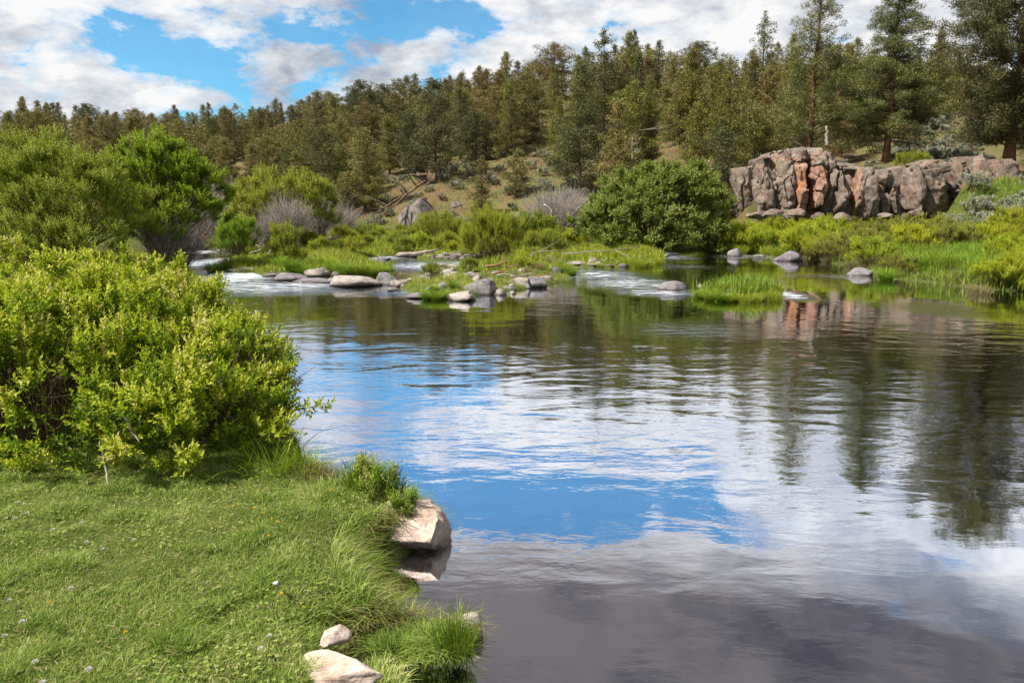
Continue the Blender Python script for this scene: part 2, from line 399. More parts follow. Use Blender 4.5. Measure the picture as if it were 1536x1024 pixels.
M['dry'] = foliage('dry_grass_blade', [(0.0, (0.16, 0.11, 0.05)), (0.5, (0.30, 0.25, 0.11)), (1.0, (0.46, 0.40, 0.22))], 0.25, 0.1)
M['bark'] = simple('juniper_bark', (0.07, 0.045, 0.03), (0.20, 0.13, 0.09), 5, stretch=(3, 3, 0.6))
M['bark_red'] = simple('reddish_pine_bark', (0.07, 0.035, 0.022), (0.24, 0.125, 0.075), 4, stretch=(3, 3, 0.7))
M['grey_twig'] = simple('bare_grey_twig', (0.24, 0.205, 0.18), (0.48, 0.42, 0.38), 5)
M['brown_twig'] = simple('brown_twig', (0.09, 0.055, 0.035), (0.24, 0.15, 0.10), 8)
M['driftwood'] = simple('weathered_driftwood', (0.16, 0.12, 0.10), (0.44, 0.38, 0.33), 6, stretch=(1, 6, 6), bump=0.6)
M['red_wood'] = simple('reddish_dead_wood', (0.13, 0.06, 0.035), (0.36, 0.19, 0.12), 6, bump=0.6)
M['basalt_river'] = rock_mat('river_basalt', (0.07, 0.065, 0.07), (0.17, 0.155, 0.16), (0.34, 0.31, 0.31), 2.0, lichen=0.6)
M['grey_stone'] = rock_mat('smooth_grey_stone', (0.10, 0.09, 0.095), (0.18, 0.16, 0.168), (0.30, 0.275, 0.28), 1.6, wet=True)
M['tan_stone'] = rock_mat('tan_river_stone', (0.14, 0.115, 0.10), (0.29, 0.245, 0.215), (0.46, 0.41, 0.375), 2.0, stain=((0.10, 0.085, 0.08), 0.6))
M['pink_stone'] = rock_mat('pinkish_tan_boulder', (0.27, 0.19, 0.145), (0.50, 0.385, 0.315), (0.66, 0.56, 0.49), 3.2, stain=((0.30, 0.19, 0.12), 0.5))
M['cliff'] = rock_mat('cliff_basalt', (0.065, 0.045, 0.034), (0.145, 0.108, 0.084), (0.265, 0.215, 0.175), 0.8, stain=((0.22, 0.115, 0.065), 0.55), wet=False, lichen=0.22)
M['cliff_orange'] = rock_mat('orange_stained_basalt', (0.10, 0.055, 0.04), (0.24, 0.13, 0.085), (0.36, 0.24, 0.19), 0.8, stain=((0.42, 0.18, 0.06), 0.85), wet=False)
M['hill_rock'] = rock_mat('dark_hill_rock', (0.06, 0.05, 0.045), (0.16, 0.13, 0.115), (0.30, 0.26, 0.24), 1.0, wet=False, lichen=0.3)

def ground_mat():
    m, nt, out = newmat('ground_soil_and_turf')
    g = N(nt, 'ShaderNodeNewGeometry'); pos = g.outputs['Position']
    at = N(nt, 'ShaderNodeAttribute', attribute_name='tint')          # 0 river bed, 0.35 wet turf, 0.6 lawn, 1 dry hill
    a = noise(nt, pos, 0.35, 6, 0.6); b = noise(nt, pos, 6, 6, 0.7); c = noise(nt, pos, 60, 3, 0.7)
    soil = ramp(nt, mth(nt, 'ADD', mth(nt, 'MULTIPLY', a, 0.65), mth(nt, 'MULTIPLY', b, 0.35)),
                [(0.40, (0.095, 0.105, 0.035)), (0.50, (0.14, 0.12, 0.05)), (0.57, (0.16, 0.10, 0.06)), (0.66, (0.15, 0.08, 0.05))])
    turf = ramp(nt, b, [(0.3, (0.045, 0.06, 0.015)), (0.7, (0.12, 0.14, 0.03))])
    bed = ramp(nt, b, [(0.3, (0.055, 0.038, 0.026)), (0.6, (0.14, 0.10, 0.075)), (0.75, (0.22, 0.17, 0.14))])
    col = mixc(nt, ramp(nt, at.outputs['Fac'], [(0.05, 0.0), (0.25, 1.0)]), bed, turf)
    col = mixc(nt, ramp(nt, at.outputs['Fac'], [(0.62, 0.0), (0.9, 1.0)]), col, soil)
    p = N(nt, 'ShaderNodeBsdfPrincipled', Roughness=0.95); p.inputs['Specular IOR Level'].default_value = 0.1
    L(nt, col, p.inputs['Base Color'])
    bp = N(nt, 'ShaderNodeBump', Strength=0.6, Distance=0.06); L(nt, mth(nt, 'ADD', b, mth(nt, 'MULTIPLY', c, 0.3)), bp.inputs['Height']); L(nt, bp.outputs[0], p.inputs['Normal'])
    L(nt, p.outputs[0], out.inputs[0]); return m
def water_mat():
    m, nt, out = newmat('river_water')
    g = N(nt, 'ShaderNodeNewGeometry'); pos = g.outputs['Position']
    rap = N(nt, 'ShaderNodeAttribute', attribute_name='tint').outputs['Fac']      # 0 calm .. 1 broken water
    rip = N(nt, 'ShaderNodeAttribute', attribute_name='ripple').outputs['Fac']
    def wav(sx, sy, rot, sc, det, rough, dist=0.3):
        mp = N(nt, 'ShaderNodeMapping'); mp.inputs['Scale'].default_value = (sx, sy, 1); mp.inputs['Rotation'].default_value = (0, 0, rot)
        L(nt, pos, mp.inputs[0]); return noise(nt, mp.outputs[0], sc, det, rough, dist)
    w1 = wav(0.35, 1.0, 0.10, 2.2, 3, 0.5, 0.6)
    w2 = wav(0.45, 1.0, -0.25, 6.5, 3, 0.55, 0.4)
    w3 = wav(0.6, 1.0, 0.2, 17.0, 2, 0.6, 0.2)
    sw = wav(0.8, 1.0, 0.5, 0.7, 2, 0.5, 0.8)
    h = mth(nt, 'ADD', mth(nt, 'MULTIPLY', w1, 0.0110), mth(nt, 'MULTIPLY', w2, 0.0045))
    h = mth(nt, 'ADD', h, mth(nt, 'MULTIPLY', w3, 0.0015))
    h = mth(nt, 'MULTIPLY', h, rip)
    w0 = wav(0.6, 1.0, 0.5, 1.3, 1, 0.4, 1.8)
    h = mth(nt, 'ADD', h, mth(nt, 'MULTIPLY', mth(nt, 'MULTIPLY', w0, 0.013), rip))
    h = mth(nt, 'ADD', h, mth(nt, 'MULTIPLY', sw, 0.006))
    rw = wav(0.5, 1.0, 0.0, 5.0, 5, 0.65, 0.8)
    h = mth(nt, 'ADD', h, mth(nt, 'MULTIPLY', mth(nt, 'MULTIPLY', rw, rap), 0.09))
    bp = N(nt, 'ShaderNodeBump', Strength=1.0, Distance=1.0); L(nt, h, bp.inputs['Height'])
    nrm = bp.outputs[0]
    fr = N(nt, 'ShaderNodeFresnel', IOR=1.34); L(nt, nrm, fr.inputs['Normal'])
    fac = mth(nt, 'ADD', mth(nt, 'MULTIPLY', fr.outputs[0], 1.05), 0.0, True)
    gl = N(nt, 'ShaderNodeBsdfGlossy', Roughness=0.03); gl.inputs['Color'].default_value = (0.92, 0.94, 1.0, 1); L(nt, nrm, gl.inputs['Normal'])
    silt = ramp(nt, wav(1, 1, 0, 0.8, 3, 0.5), [(0.35, (0.034, 0.021, 0.016)), (0.65, (0.060, 0.040, 0.031))])
    df = N(nt, 'ShaderNodeBsdfDiffuse'); L(nt, silt, df.inputs[0])
    tr = N(nt, 'ShaderNodeBsdfTransparent'); tr.inputs[0].default_value = (0.62, 0.46, 0.33, 1)
    m1 = N(nt, 'ShaderNodeMixShader'); m1.inputs[0].default_value = 0.55; L(nt, tr.outputs[0], m1.inputs[1]); L(nt, df.outputs[0], m1.inputs[2])
    m2 = N(nt, 'ShaderNodeMixShader'); L(nt, fac, m2.inputs[0]); L(nt, m1.outputs[0], m2.inputs[1]); L(nt, gl.outputs[0], m2.inputs[2])
    fo = wav(0.22, 1.0, 0.0, 7.0, 6, 0.7, 1.2)
    ff = ramp(nt, mth(nt, 'ADD', fo, mth(nt, 'MULTIPLY', rap, 0.22)), [(0.62, 0.0), (0.74, 0.85)])
    ff = mth(nt, 'MULTIPLY', ff, ramp(nt, rap, [(0.12, 0.0), (0.4, 1.0)]))
    white = N(nt, 'ShaderNodeBsdfDiffuse'); white.inputs[0].default_value = (0.62, 0.66, 0.72, 1)
    m3 = N(nt, 'ShaderNodeMixShader'); L(nt, ff, m3.inputs[0]); L(nt, m2.outputs[0], m3.inputs[1]); L(nt, white.outputs[0], m3.inputs[2])
    L(nt, m3.outputs[0], out.inputs[0]); return m

# ------------------------------------------------------------------ ground and water sheets
def polar(rs, azs):
    R, A = np.meshgrid(rs, np.radians(azs), indexing='ij')
    X, Y = R * np.sin(A), R * np.cos(A); n, m = R.shape
    i = np.arange(n - 1)[:, None] * m + np.arange(m - 1)[None]
    q = np.stack([i, i + 1, i + m + 1, i + m], -1).reshape(-1, 4)[:, ::-1]
    return X.ravel(), Y.ravel(), q
AZ = np.concatenate([np.linspace(-180, -55, 50)[:-1], np.linspace(-55, 55, 560), np.linspace(55, 180, 50)[1:]])
RS = np.concatenate([[0.0], np.geomspace(0.6, 1.6, 12)[:-1], np.geomspace(1.6, 230, 520), [300, 450, 800, 1500]])
X, Y, q = polar(RS, AZ)
Z = hfun(X, Y)
far = np.hypot(X, Y) > 700
Z[far] = 10
dA = sdist(X, Y, POLY_A); dB = sdist(X, Y, POLY_B)
r = np.hypot(X, Y); az = az_of(X, Y)
tint = np.where(Z < 0.02, 0.0, 0.35)
tint = np.where((dA > 0) & (Z > 0.02), 0.5, tint)
tint = np.where((sdist(X, Y, POLY_C) > -.1) & (Z > 0.02), 0.12, tint)
hilly = smooth(0, 7, r - foot(az) + 3 * fbm(np.c_[X, Y], 0.2, 4, 3)) * (dB > 0)
cl = smooth(17, 18.5, az) * smooth(-0.5, 0.5, Y - CLIFF_Y)
hilly = np.maximum(hilly * (1 - smooth(17, 18.5, az)), cl)
tint = np.maximum(tint, 0.35 + 0.65 * hilly * (Y > 0))
mb = MB(); mb.add(np.c_[X, Y, Z], quads=q, tint=tint)
tag(link('ground', mb.mesh('ground', ground_mat(), True)), kind='structure')

RAPIDS = [  # px, py, half width px, half height px, strength
    (318, 376, 40, 5, 0.9), (350, 415, 70, 13, 1.0), (400, 430, 110, 9, 0.75), (300, 395, 40, 10, 0.8),
    (650, 398, 60, 6, 0.9), (570, 387, 40, 4, 0.7), (620, 440, 60, 4, 0.35),
    (900, 412, 60, 9, 0.62), (945, 425, 60, 8, 0.75), (985, 438, 50, 6, 0.7), (1030, 400, 40, 4, 0.35), (1180, 442, 22, 6, 1.0),
    (1010, 386, 40, 4, 0.5), (1130, 385, 70, 4, 0.45), (1250, 415, 50, 3, 0.35), (1040, 495, 90, 14, 0.10), (1420, 465, 60, 10, 0.12)]
mb = MB()
WA = np.linspace(-75, 75, 500); WR = np.concatenate([np.geomspace(0.8, 80, 420), [120, 200, 320]])
X, Y, q = polar(WR, WA)
rap = np.zeros(len(X))
for (a, b, wx, wy, s) in RAPIDS:
    c = gp(a, b); e = gp(a + wx, b); f1 = gp(a, b - wy); f2 = gp(a, b + wy)
    rx = abs(e[0] - c[0]); ry = abs(f1[1] - f2[1]) / 2
    d2 = ((X - c[0]) / rx) ** 2 + ((Y - c[1]) / ry) ** 2
    rap = np.maximum(rap, s * np.exp(-d2 ** 1.3 * 0.8))
rip = interp(Y, [(0, 0.14), (3.5, 0.22), (5.2, 0.42), (7, 0.65), (9, 0.75), (11, 0.6), (14, 0.34), (18, 0.28), (24, 0.4), (60, 0.6)])
rip = rip * (0.75 + 0.45 * fbm(np.c_[X * 0.6, Y], 0.5, 31, 3))
mb.add(np.c_[X, Y, np.zeros(len(X))], quads=q, tint=rap)
me = mb.mesh('river_water', water_mat(), True)
at = me.attributes.new('ripple', 'FLOAT', 'POINT'); at.data.foreach_set('value', np.clip(rip, 0, 2).astype(np.float32))
tag(link('river_water', me), kind='structure')
# ================================================================== PROTOTYPES
def conifer(h, R, prof, seed, mat, bark, nb=46, clump=0.42, leaf=0.17, dens=70, t0=0.08, rise=0.25, flat=0.7, trunk_r=None, open_=0.0,
            kind='juniper_tree', lean=0.0, zig=0.3, droop=0.0, tip=0.55, cut=None, lw=0.42):
    """tree > trunk, branches, crown.  Crown = leaf sprays in clumps carried at the ends of real limbs"""
    g = np.random.default_rng(seed)
    t = empty(kind)
    trunk_r = trunk_r or h * 0.013 + 0.06
    k = 9; zs = np.linspace(-0.3, h * 0.97, k)
    path = np.stack([np.cumsum(g.normal(0, 0.03 * zig * h, k)) * 0.35 + lean * zs * 0.1, np.cumsum(g.normal(0, 0.03 * zig * h, k)) * 0.35, zs], 1)
    path[:2, :2] = 0
    tb = MB(); tube(tb, path, trunk_r * (1 - np.linspace(0, 1, k) ** 0.9 * 0.93) * np.r_[1.35, np.ones(k - 1)], 8)
    link('trunk', tb.mesh('trunk', bark, True), t)
    lb = MB(); cr = MB(); C = []; RAD = []; OUT = []
    def pos(z): return np.array([np.interp(z, zs, path[:, 0]), np.interp(z, zs, path[:, 1]), z])
    for i in range(nb):
        u = (i + g.uniform(0, 1)) / nb; tt = t0 + (1 - t0) * u ** 0.9
        if g.uniform() < open_: continue
        a = i * 2.399 + g.uniform(-0.5, 0.5)
        Lb = R * prof(tt) * g.uniform(0.62, 1.12)
        if cut is not None: Lb *= cut(a, tt)
        s0 = pos(tt * h * 0.94)
        d = np.array([math.cos(a), math.sin(a), 0]); rs = rise * (0.5 + tt) + g.normal(0, 0.16)
        sp = np.linspace(0, 1, 5)
        side = np.array([-d[1], d[0], 0]) * g.normal(0, 0.12)
        pts = s0 + np.outer(sp, d) * Lb + np.outer(sp ** 2, side) * Lb + np.outer(sp * rs - droop * sp * sp, [0, 0, 1]) * Lb
        if Lb > 0.35: tube(lb, pts, np.linspace(min(.07, trunk_r * 0.28) * (1.1 - tt), 0.012, 5), 4, cap=False)
        nc = max(2, int(Lb / (clump * 0.72)))
        for j in range(nc):
            f = 0.28 + 0.75 * (j + g.uniform(0, 1)) / nc
            c = np.array([np.interp(f, sp, pts[:, m]) for m in range(3)]) + g.normal(0, clump * 0.38, 3) * [1, 1, 0.7]
            C.append(c); RAD.append(clump * g.uniform(0.6, 1.2) * (1.0 - 0.35 * tt)); OUT.append(d)
    for j in range(int(4 + h * 0.4)):
        C.append(pos(h * (0.86 + 0.13 * j / (4 + h * 0.4))) + g.normal(0, 0.06, 3)); RAD.append(clump * tip * (1.1 - 0.5 * j / (4 + h * 0.4))); OUT.append(np.array([0, 0, 1.0]))
    C = np.array(C); RAD = np.array(RAD); OUT = np.array(OUT)
    C[:, 2] = np.maximum(C[:, 2], 0.35)
    n = (dens * (RAD / clump) ** 2).astype(int) + 8
    idx = np.repeat(np.arange(len(C)), n)
    u = rdir(len(idx), g); rr = g.uniform(0.25, 1.0, len(idx)) ** 0.6
    P = C[idx] + u * (RAD[idx] * rr)[:, None] * [1, 1, flat]
    A = u * 0.35 + OUT[idx] * 0.3 + np.array([0, 0, 0.55]) + rdir(len(idx), g) * 0.8
    ct = g.uniform(0.2, 0.8, len(C))
    tint = np.clip(ct[idx] + g.normal(0, 0.17, len(idx)), 0, 1)
    leaves(cr, P, A, rdir(len(idx), g) * 0.35 + u + np.array([0, 0, .35]), leaf * g.uniform(0.6, 1.3, len(idx)), leaf * lw, tint)
    link('branches', lb.mesh('branches', bark, False), t)
    link('crown', cr.mesh('crown', mat), t)
    return t
P_OVOID = lambda t: 0.35 + 0.65 * math.sin(min(1, t * 1.35 + 0.25) * math.pi * 0.98) ** 0.8 if t < 0.72 else max(0.12, 0.95 * (1 - t) / 0.28 * 0.78)
P_CONE = lambda t: max(0.10, (1 - t) ** 0.8) * (0.55 + 0.45 * min(1, t / 0.15))
P_COL = lambda t: max(0.14, (1 - t) ** 0.5) * (0.7 + 0.3 * min(1, t / 0.2))
P_PINE = lambda t: max(0.10, (1.03 - t) ** 0.85) * (0.5 + 0.5 * min(1, t / 0.28))
P_ROUND = lambda t: max(0.2, math.sin(max(0.05, min(0.97, t)) * math.pi) ** 0.6)
def snag(h, seed, mat, kind='dead_snag', nb=26):
    g = np.random.default_rng(seed); t = empty(kind); mb = MB()
    zs = np.linspace(-0.2, h, 7); path = np.stack([np.cumsum(g.normal(0, .05, 7)), np.cumsum(g.normal(0, .05, 7)), zs], 1)
    tube(mb, path, np.linspace(0.13, 0.02, 7), 6)
    link('trunk', mb.mesh('trunk', mat, True), t); bb = MB()
    for i in range(nb):
        z = h * g.uniform(0.2, 0.97); a = g.uniform(0, 6.28); l = (h - z) * 0.35 + 0.4
        s = np.array([np.interp(z, zs, path[:, 0]), np.interp(z, zs, path[:, 1]), z]); sp = np.linspace(0, 1, 4)
        p = s + np.outer(sp, [math.cos(a), math.sin(a), g.uniform(-0.1, 0.6)]) * l + g.normal(0, .06, (4, 3)) * sp[:, None]
        tube(bb, p, np.linspace(0.035, 0.008, 4), 4, cap=False)
        for _ in range(3):
            q = p[g.integers(1, 4)]; tube(bb, [q, q + g.normal(0, .25, 3) + [0, 0, .15]], [0.012, 0.005], 3, cap=False)
    link('branches', bb.mesh('branches', mat), t); return t

def lobe_pts(lobes, n, g, lower=-0.35, shell=(0.9, 1.03)):
    """points on the joint surface of several ellipsoid lobes, with outward normals"""
    Ls = np.array(lobes, float); w = (Ls[:, 3] * Ls[:, 4] + Ls[:, 3] * Ls[:, 5] + Ls[:, 4] * Ls[:, 5]); w /= w.sum()
    P = []; Nn = []
    tot = 0
    while tot < n:
        k = g.choice(len(Ls), 4 * n, p=w); u = rdir(4 * n, g); u[:, 2] = np.where(u[:, 2] < lower, -u[:, 2], u[:, 2])
        s = g.uniform(*shell, 4 * n)[:, None]
        p = Ls[k, :3] + u * Ls[k, 3:6] * s; nn = norm(u / Ls[k, 3:6])
        ok = np.ones(len(p), bool)
        for j in range(len(Ls)):
            q = (p - Ls[j, :3]) / Ls[j, 3:6]; ok &= (np.linalg.norm(q, axis=1) > s[:, 0] * 0.97 - 1e-6) | (k == j)
        P.append(p[ok]); Nn.append(nn[ok]); tot += ok.sum()
    return np.concatenate(P)[:n], np.concatenate(Nn)[:n]
def shoots(cr, st, P, Nn, g, length=(0.12, 0.26), nl=12, leaf=0.04, lw=0.34, up=0.6, spread=0.9, tint0=0.3, stem_mat=True, fold=0.25, wild=0.35, tipbright=0.35, srad=0.0025):
    n = len(P); Ls = g.uniform(*length, n); A = norm(Nn * 0.7 + np.array([0, 0, up]) + rdir(n, g) * wild)
    P0 = P - A * Ls[:, None] * 0.5
    st0 = np.clip(tint0 + g.normal(0, 0.13, n), 0, 1)
    r1 = norm(np.cross(A, rdir(n, g))); r2 = np.cross(A, r1)
    for j in range(nl):
        f = (j + 0.6) / nl; ph = j * 2.4 + 0.0
        rad = r1 * math.cos(ph) + r2 * math.sin(ph)
        p = P0 + A * (Ls * f)[:, None]
        sp_ = spread * (1.15 - 0.8 * f)
        ax = A + rad * sp_ * 1.3 + g.normal(0, 0.12, (n, 3))
        leaves(cr, p, ax, A * 0.9 + rad * 0.2 + rdir(n, g) * 0.25, leaf * g.uniform(0.7, 1.2, n) * (1.1 - 0.4 * f), leaf * lw, np.clip(st0 + tipbright * (f - 0.3) + g.normal(0, 0.05, n), 0, 1), fold)
    if st is not None:
        V = np.stack([P0 - r1 * srad, P0 + r1 * srad, P0 + A * Ls[:, None]], 1).reshape(-1, 3); i = np.arange(n)[:, None] * 3
        st.add(V, tris=i + [0, 1, 2])
def stems_from(mb, root_r, T, g, rad=0.012, n=None, sag=0.25, sides=4, root=None, wob=0.03):
    for p in T:
        s = np.array([g.normal(0, root_r), g.normal(0, root_r), -0.05]) if root is None else np.array(root) + [g.normal(0, root_r), g.normal(0, root_r), -0.05]
        sp = np.linspace(0, 1, 6)[:, None]; d = p - s
        pts = s + d * sp ** np.array([1.15, 1.15, 0.85]) + g.normal(0, wob, (6, 3)) * np.linalg.norm(d) * sp * (1 - sp) * 2
        tube(mb, pts, np.linspace(rad, rad * 0.25, 6) * g.uniform(0.6, 1.3), sides, cap=False)
def clump_pts(lobes, n, g, rag=0.2, per=20, shell=(0.9, 1.03), lower=-0.35):
    """shoots gathered into leafy clumps of uneven reach, so the outline breaks up"""
    rm = float(np.mean([l[3] for l in lobes])); nc = max(12, n // per)
    C, Nc = lobe_pts(lobes, nc, g, lower, shell); C = C + Nc * (g.uniform(-1.2, 0.75, nc) * rag * rm)[:, None] + Nc * (fbm(C, 1.1 / rm, 3, 3) * rag * rm * 0.8)[:, None]
    cr = rm * 0.19 * (40 / max(nc, 40)) ** 0.25 * g.uniform(0.7, 1.6, nc)
    i = g.integers(0, nc, n); u = rdir(n, g)
    u = norm(u + Nc[i] * 0.7); P = C[i] + u * (cr[i] * g.uniform(0.3, 1.1, n))[:, None] * [1.15, 1.15, 0.8]
    P[:, 2] = np.maximum(P[:, 2], 0.03)
    return P, norm(u * 0.8 + Nc[i] * 0.6), g.normal(0, 0.1, nc)[i]
def shrub(kind, lobes, mat, twig, seed, n=900, inner=0.6, nstem=40, stem_r=0.014, root_r=0.15, fill=(0.45, 0.85), rag=0.2, **kw):
    g = np.random.default_rng(seed); t = empty(kind); cr = MB(); st = MB()
    P, Nn, ct = clump_pts(lobes, n, g, rag); kw['tint0'] = kw.get('tint0', .3) + ct; shoots(cr, st, P, Nn, g, **kw); kw['tint0'] = float(np.mean(kw['tint0']))
    if inner:
        k2 = dict(kw); k2['tint0'] = kw.get('tint0', 0.3) - 0.05  # inner shoots tinted darker: interior shade painted into the leaf colour for depth
        P2, N2 = lobe_pts(lobes, int(n * inner), g, shell=fill); shoots(cr, st, P2, N2, g, **k2)
    P3, _ = lobe_pts(lobes, nstem, g, shell=(0.6, 1.0)); stems_from(st, root_r, P3, g, stem_r)
    link('stems', st.mesh('stems', twig), t); link('foliage', cr.mesh('foliage', mat), t)
    return t
def bare_shrub(kind, h, R, mat, seed, n=150, rad=0.012, lean=(0, 0), fan=1.0):
    g = np.random.default_rng(seed); t = empty(kind); mb = MB()
    for i in range(n):
        a = g.uniform(0, 6.28); o = g.uniform(0.1, 1) ** 0.7 * R * fan; hh = h * g.uniform(0.55, 1.0) * (1 - 0.25 * (o / R) ** 2)
        s = np.array([g.normal(0, R * 0.12), g.normal(0, R * 0.12), -0.05]); e = np.array([math.cos(a) * o + lean[0] * hh, math.sin(a) * o + lean[1] * hh, hh])
        sp = np.linspace(0, 1, 5)[:, None]; pts = s + (e - s) * sp ** np.array([1.3, 1.3, 0.9]) + g.normal(0, .05, (5, 3)) * sp
        rr_ = rad * g.choice([.6, .9, 1.2, 2.6]); tube(mb, pts, np.linspace(rr_, rr_ * 0.25, 5), 4 if rr_ > rad * 2 else 3, cap=False)
        for _ in range(7):
            f = g.uniform(0.4, 0.95); q = np.array([np.interp(f, sp[:, 0], pts[:, m]) for m in range(3)])
            d = norm((e - s)[None])[0] + g.normal(0, .38, 3); l = g.uniform(.12, .28) * h
            tube(mb, [q, q + d * l * .5 + g.normal(0, .02, 3), q + d * l], [rad * .4, rad * .3, rad * .15], 3, cap=False)
    link('twigs', mb.mesh('twigs', mat), t); return t
def one(name, mb, mat, sm=False): return link(name, mb.mesh(name, mat, sm))
def tuft_mesh(n, h, r, mat, seed, bend=(0.4, 1.3), w=0.008, name='sedge_tuft', seg=4, tint0=0.5, dirx=None):
    g = np.random.default_rng(seed); mb = MB(); a = g.uniform(0, 6.28, n); rr = g.uniform(0, 1, n) ** 0.6 * r
    P = np.stack([np.cos(a) * rr, np.sin(a) * rr, np.full(n, -0.04)], 1)
    a2 = a + g.normal(0, 0.7, n); D = np.stack([np.cos(a2), np.sin(a2), np.zeros(n)], 1)
    blades(mb, P, D, h * g.uniform(0.5, 1.1, n), w, g.uniform(*bend, n) * (0.3 + rr / r), np.clip(tint0 + g.normal(0, 0.17, n), 0, 1), seg)
    return mb.mesh(name, mat)
def rock_mesh(w, d, h, seed, mat, sub=4, cuts=15, rough=0.055, sharp=0.52, sink=0.45, name='rock', planes=()):
    g = np.random.default_rng(seed); bm = bmesh.new(); bmesh.ops.create_icosphere(bm, subdivisions=sub, radius=1.0)
    P = np.array([v.co[:] for v in bm.verts]); F = np.array([[v.index for v in f.verts] for f in bm.faces]); bm.free()
    P = norm(np.sign(P) * np.abs(P) ** 0.5) * 1.0
    for _ in range(cuts):
        n = rdir(1, g)[0]; n[2] = abs(n[2]) * 0.7 if g.uniform() < 0.7 else n[2]; n /= np.linalg.norm(n); o = g.uniform(sharp, 0.9)
        ex = np.maximum(0, P @ n - o); P = P - np.outer(ex * 0.94, n)
    for n, o in planes:
        n = np.array(n, float); n /= np.linalg.norm(n); P = P - np.outer(np.maximum(0, P @ n - o) * .97, n)
    P = P * (1 + rough * 1.6 * fbm(P, 1.4, seed, 3)[:, None] + rough * 0.5 * fbm(P, 5.0, seed + 9, 3)[:, None])
    lo, hi = P.min(0), P.max(0)
    P = (P - (lo + hi) / 2) / (hi - lo) * 2
    P = P * [w / 2, d / 2, h * (1 + sink) / 2] + [0, 0, h * (1 - sink) / 2]
    mb = MB(); mb.add(P, tris=F); return mb.mesh(name, mat, True)
def rock_at(px, py, wpx, hpx, label, mat='grey_stone', depth=0.75, z=0.0, seed=None, group='rocks in the river', name='river_rock', cat='rock', rot=0.0, **kw):
    if name == 'river_rock' and py < 445 and px < 1000: hpx = hpx * .76; kw.setdefault('rough', .07)
    x, y = gp(px, py, z); k = np.linalg.norm([0, y * CA + (EYE - z) * SA]) / FPX
    w, h = wpx * k, hpx * k; d = w * depth
    me = rock_mesh(w, d, h, seed or int(px * 7 + py), M[mat], **kw)
    o = link(name, me, loc=(x, y + d * 0.42, z)); o.rotation_euler = (0, 0, rot)
    return tag(o, label, cat, group)
def place(o, x, y, s=1.0, rz=0.0, z=None, sx=None, sz=None):
    o.location = (x, y, gz(x, y) if z is None else z); o.rotation_euler = (0, 0, rz)
    o.scale = (s if sx is None else sx, s if sx is None else sx, s if sz is None else sz); return o
def topz(py, Y): v = 512 - py; return EYE + Y * (v * CA - FPX * SA) / (FPX * CA + v * SA)
def xat(px, py, Y): return pt(px, py, Y)[0]

# ================================================================== FOREST
J = []   # junipers: (proto, height, base radius)
specs = [(8.5, 2.3, P_OVOID, 'juniper'), (9.5, 2.0, P_COL, 'juniper'), (7.5, 2.6, P_ROUND, 'juniper'), (9.0, 2.2, P_CONE, 'juniper_gold'),
         (8.0, 2.4, P_OVOID, 'juniper_dark'), (7.0, 2.4, P_ROUND, 'juniper_dark'), (9.5, 2.3, P_CONE, 'juniper'), (10.5, 1.9, P_COL, 'juniper_dark')]
for i, (h, R, pf, mt) in enumerate(specs):
    J.append((conifer(h, R, pf, 100 + i, M[mt], M['bark'], nb=105, clump=0.46, leaf=0.155, dens=56, t0=0.05, tip=.7, rise=0.35, zig=0.5), h))
used = set()
def use_tree(pool, i):
    p, h = pool[i]
    if id(p) in used: return copy_tree(p), h
    used.add(id(p)); return p, h
g = np.random.default_rng(42)
placed = []
HERO_KEEP = [(a, b, c) for a, b, c in ()]
def zone_label(px, s):
    side = ('at the far left edge' if px < 180 else 'above the left willows' if px < 420 else 'above the round willow' if px < 560 else
            'left of the tall dark juniper' if px < 640 else 'above the open sage slope' if px < 840 else 'above the big leafy bush' if px < 1110 else 'behind the cliff')
    row = 'small juniper on the foot of the wooded hill ' if s < 0.25 else 'olive juniper on the middle of the wooded hill ' if s < 0.62 else 'distant juniper crowded along the hill skyline '
    return row + side
HERO = [  # px base, top py, Y, pool, label, squeeze
]
cand = 0; tries = 0
while len(placed) < 285 and tries < 12000:
    tries += 1
    az = g.uniform(-38.5, 24); s = g.uniform(0, 1.0) ** 0.85
    r = foot(az) + 4 + s * (ridge(az) - foot(az) + 4)
    x, y = r * math.sin(math.radians(az)), r * math.cos(math.radians(az)); px = 768 + x / y * 1135
    if az > 16.5 and y < 66: continue
    if -9.5 < az < 5 and s < 0.17: continue
    if -21 < az < -16 and s < 0.07: continue
    sp = 3.2 + 2.1 * s + (0.8 if s < .2 else 0)
    if any((x - a) ** 2 + (y - b) ** 2 < sp * sp for a, b, _ in placed): continue
    placed.append((x, y, s))
FOREST = []
for (x, y, s) in placed:
    px = 768 + x / y * 1135
    i = int(g.choice(8, p=[.2, .14, .18, .10, .11, .08, .12, .07]))
    if px > 820 and g.uniform() < 0.5: i = int(g.choice([3, 6, 3, 1]))
    if s > 0.6 and g.uniform() < 0.6: i = int(g.choice([1, 7, 6, 1]))
    t, h = use_tree(J, i)
    hh = g.uniform(4.6, 7.9) * (0.86 if s < 0.2 else 1.0) * (1.0 if px < 500 else 1.12); k = hh / h
    place(t, x, y, z=gz(x, y) - 0.1, rz=g.uniform(0, 6.28), sx=k * g.uniform(0.95, 1.3), sz=k)
    lb = zone_label(px, s)
    tag(t, lb, 'tree', lb.replace('juniper', 'junipers', 1)); FOREST.append(t)

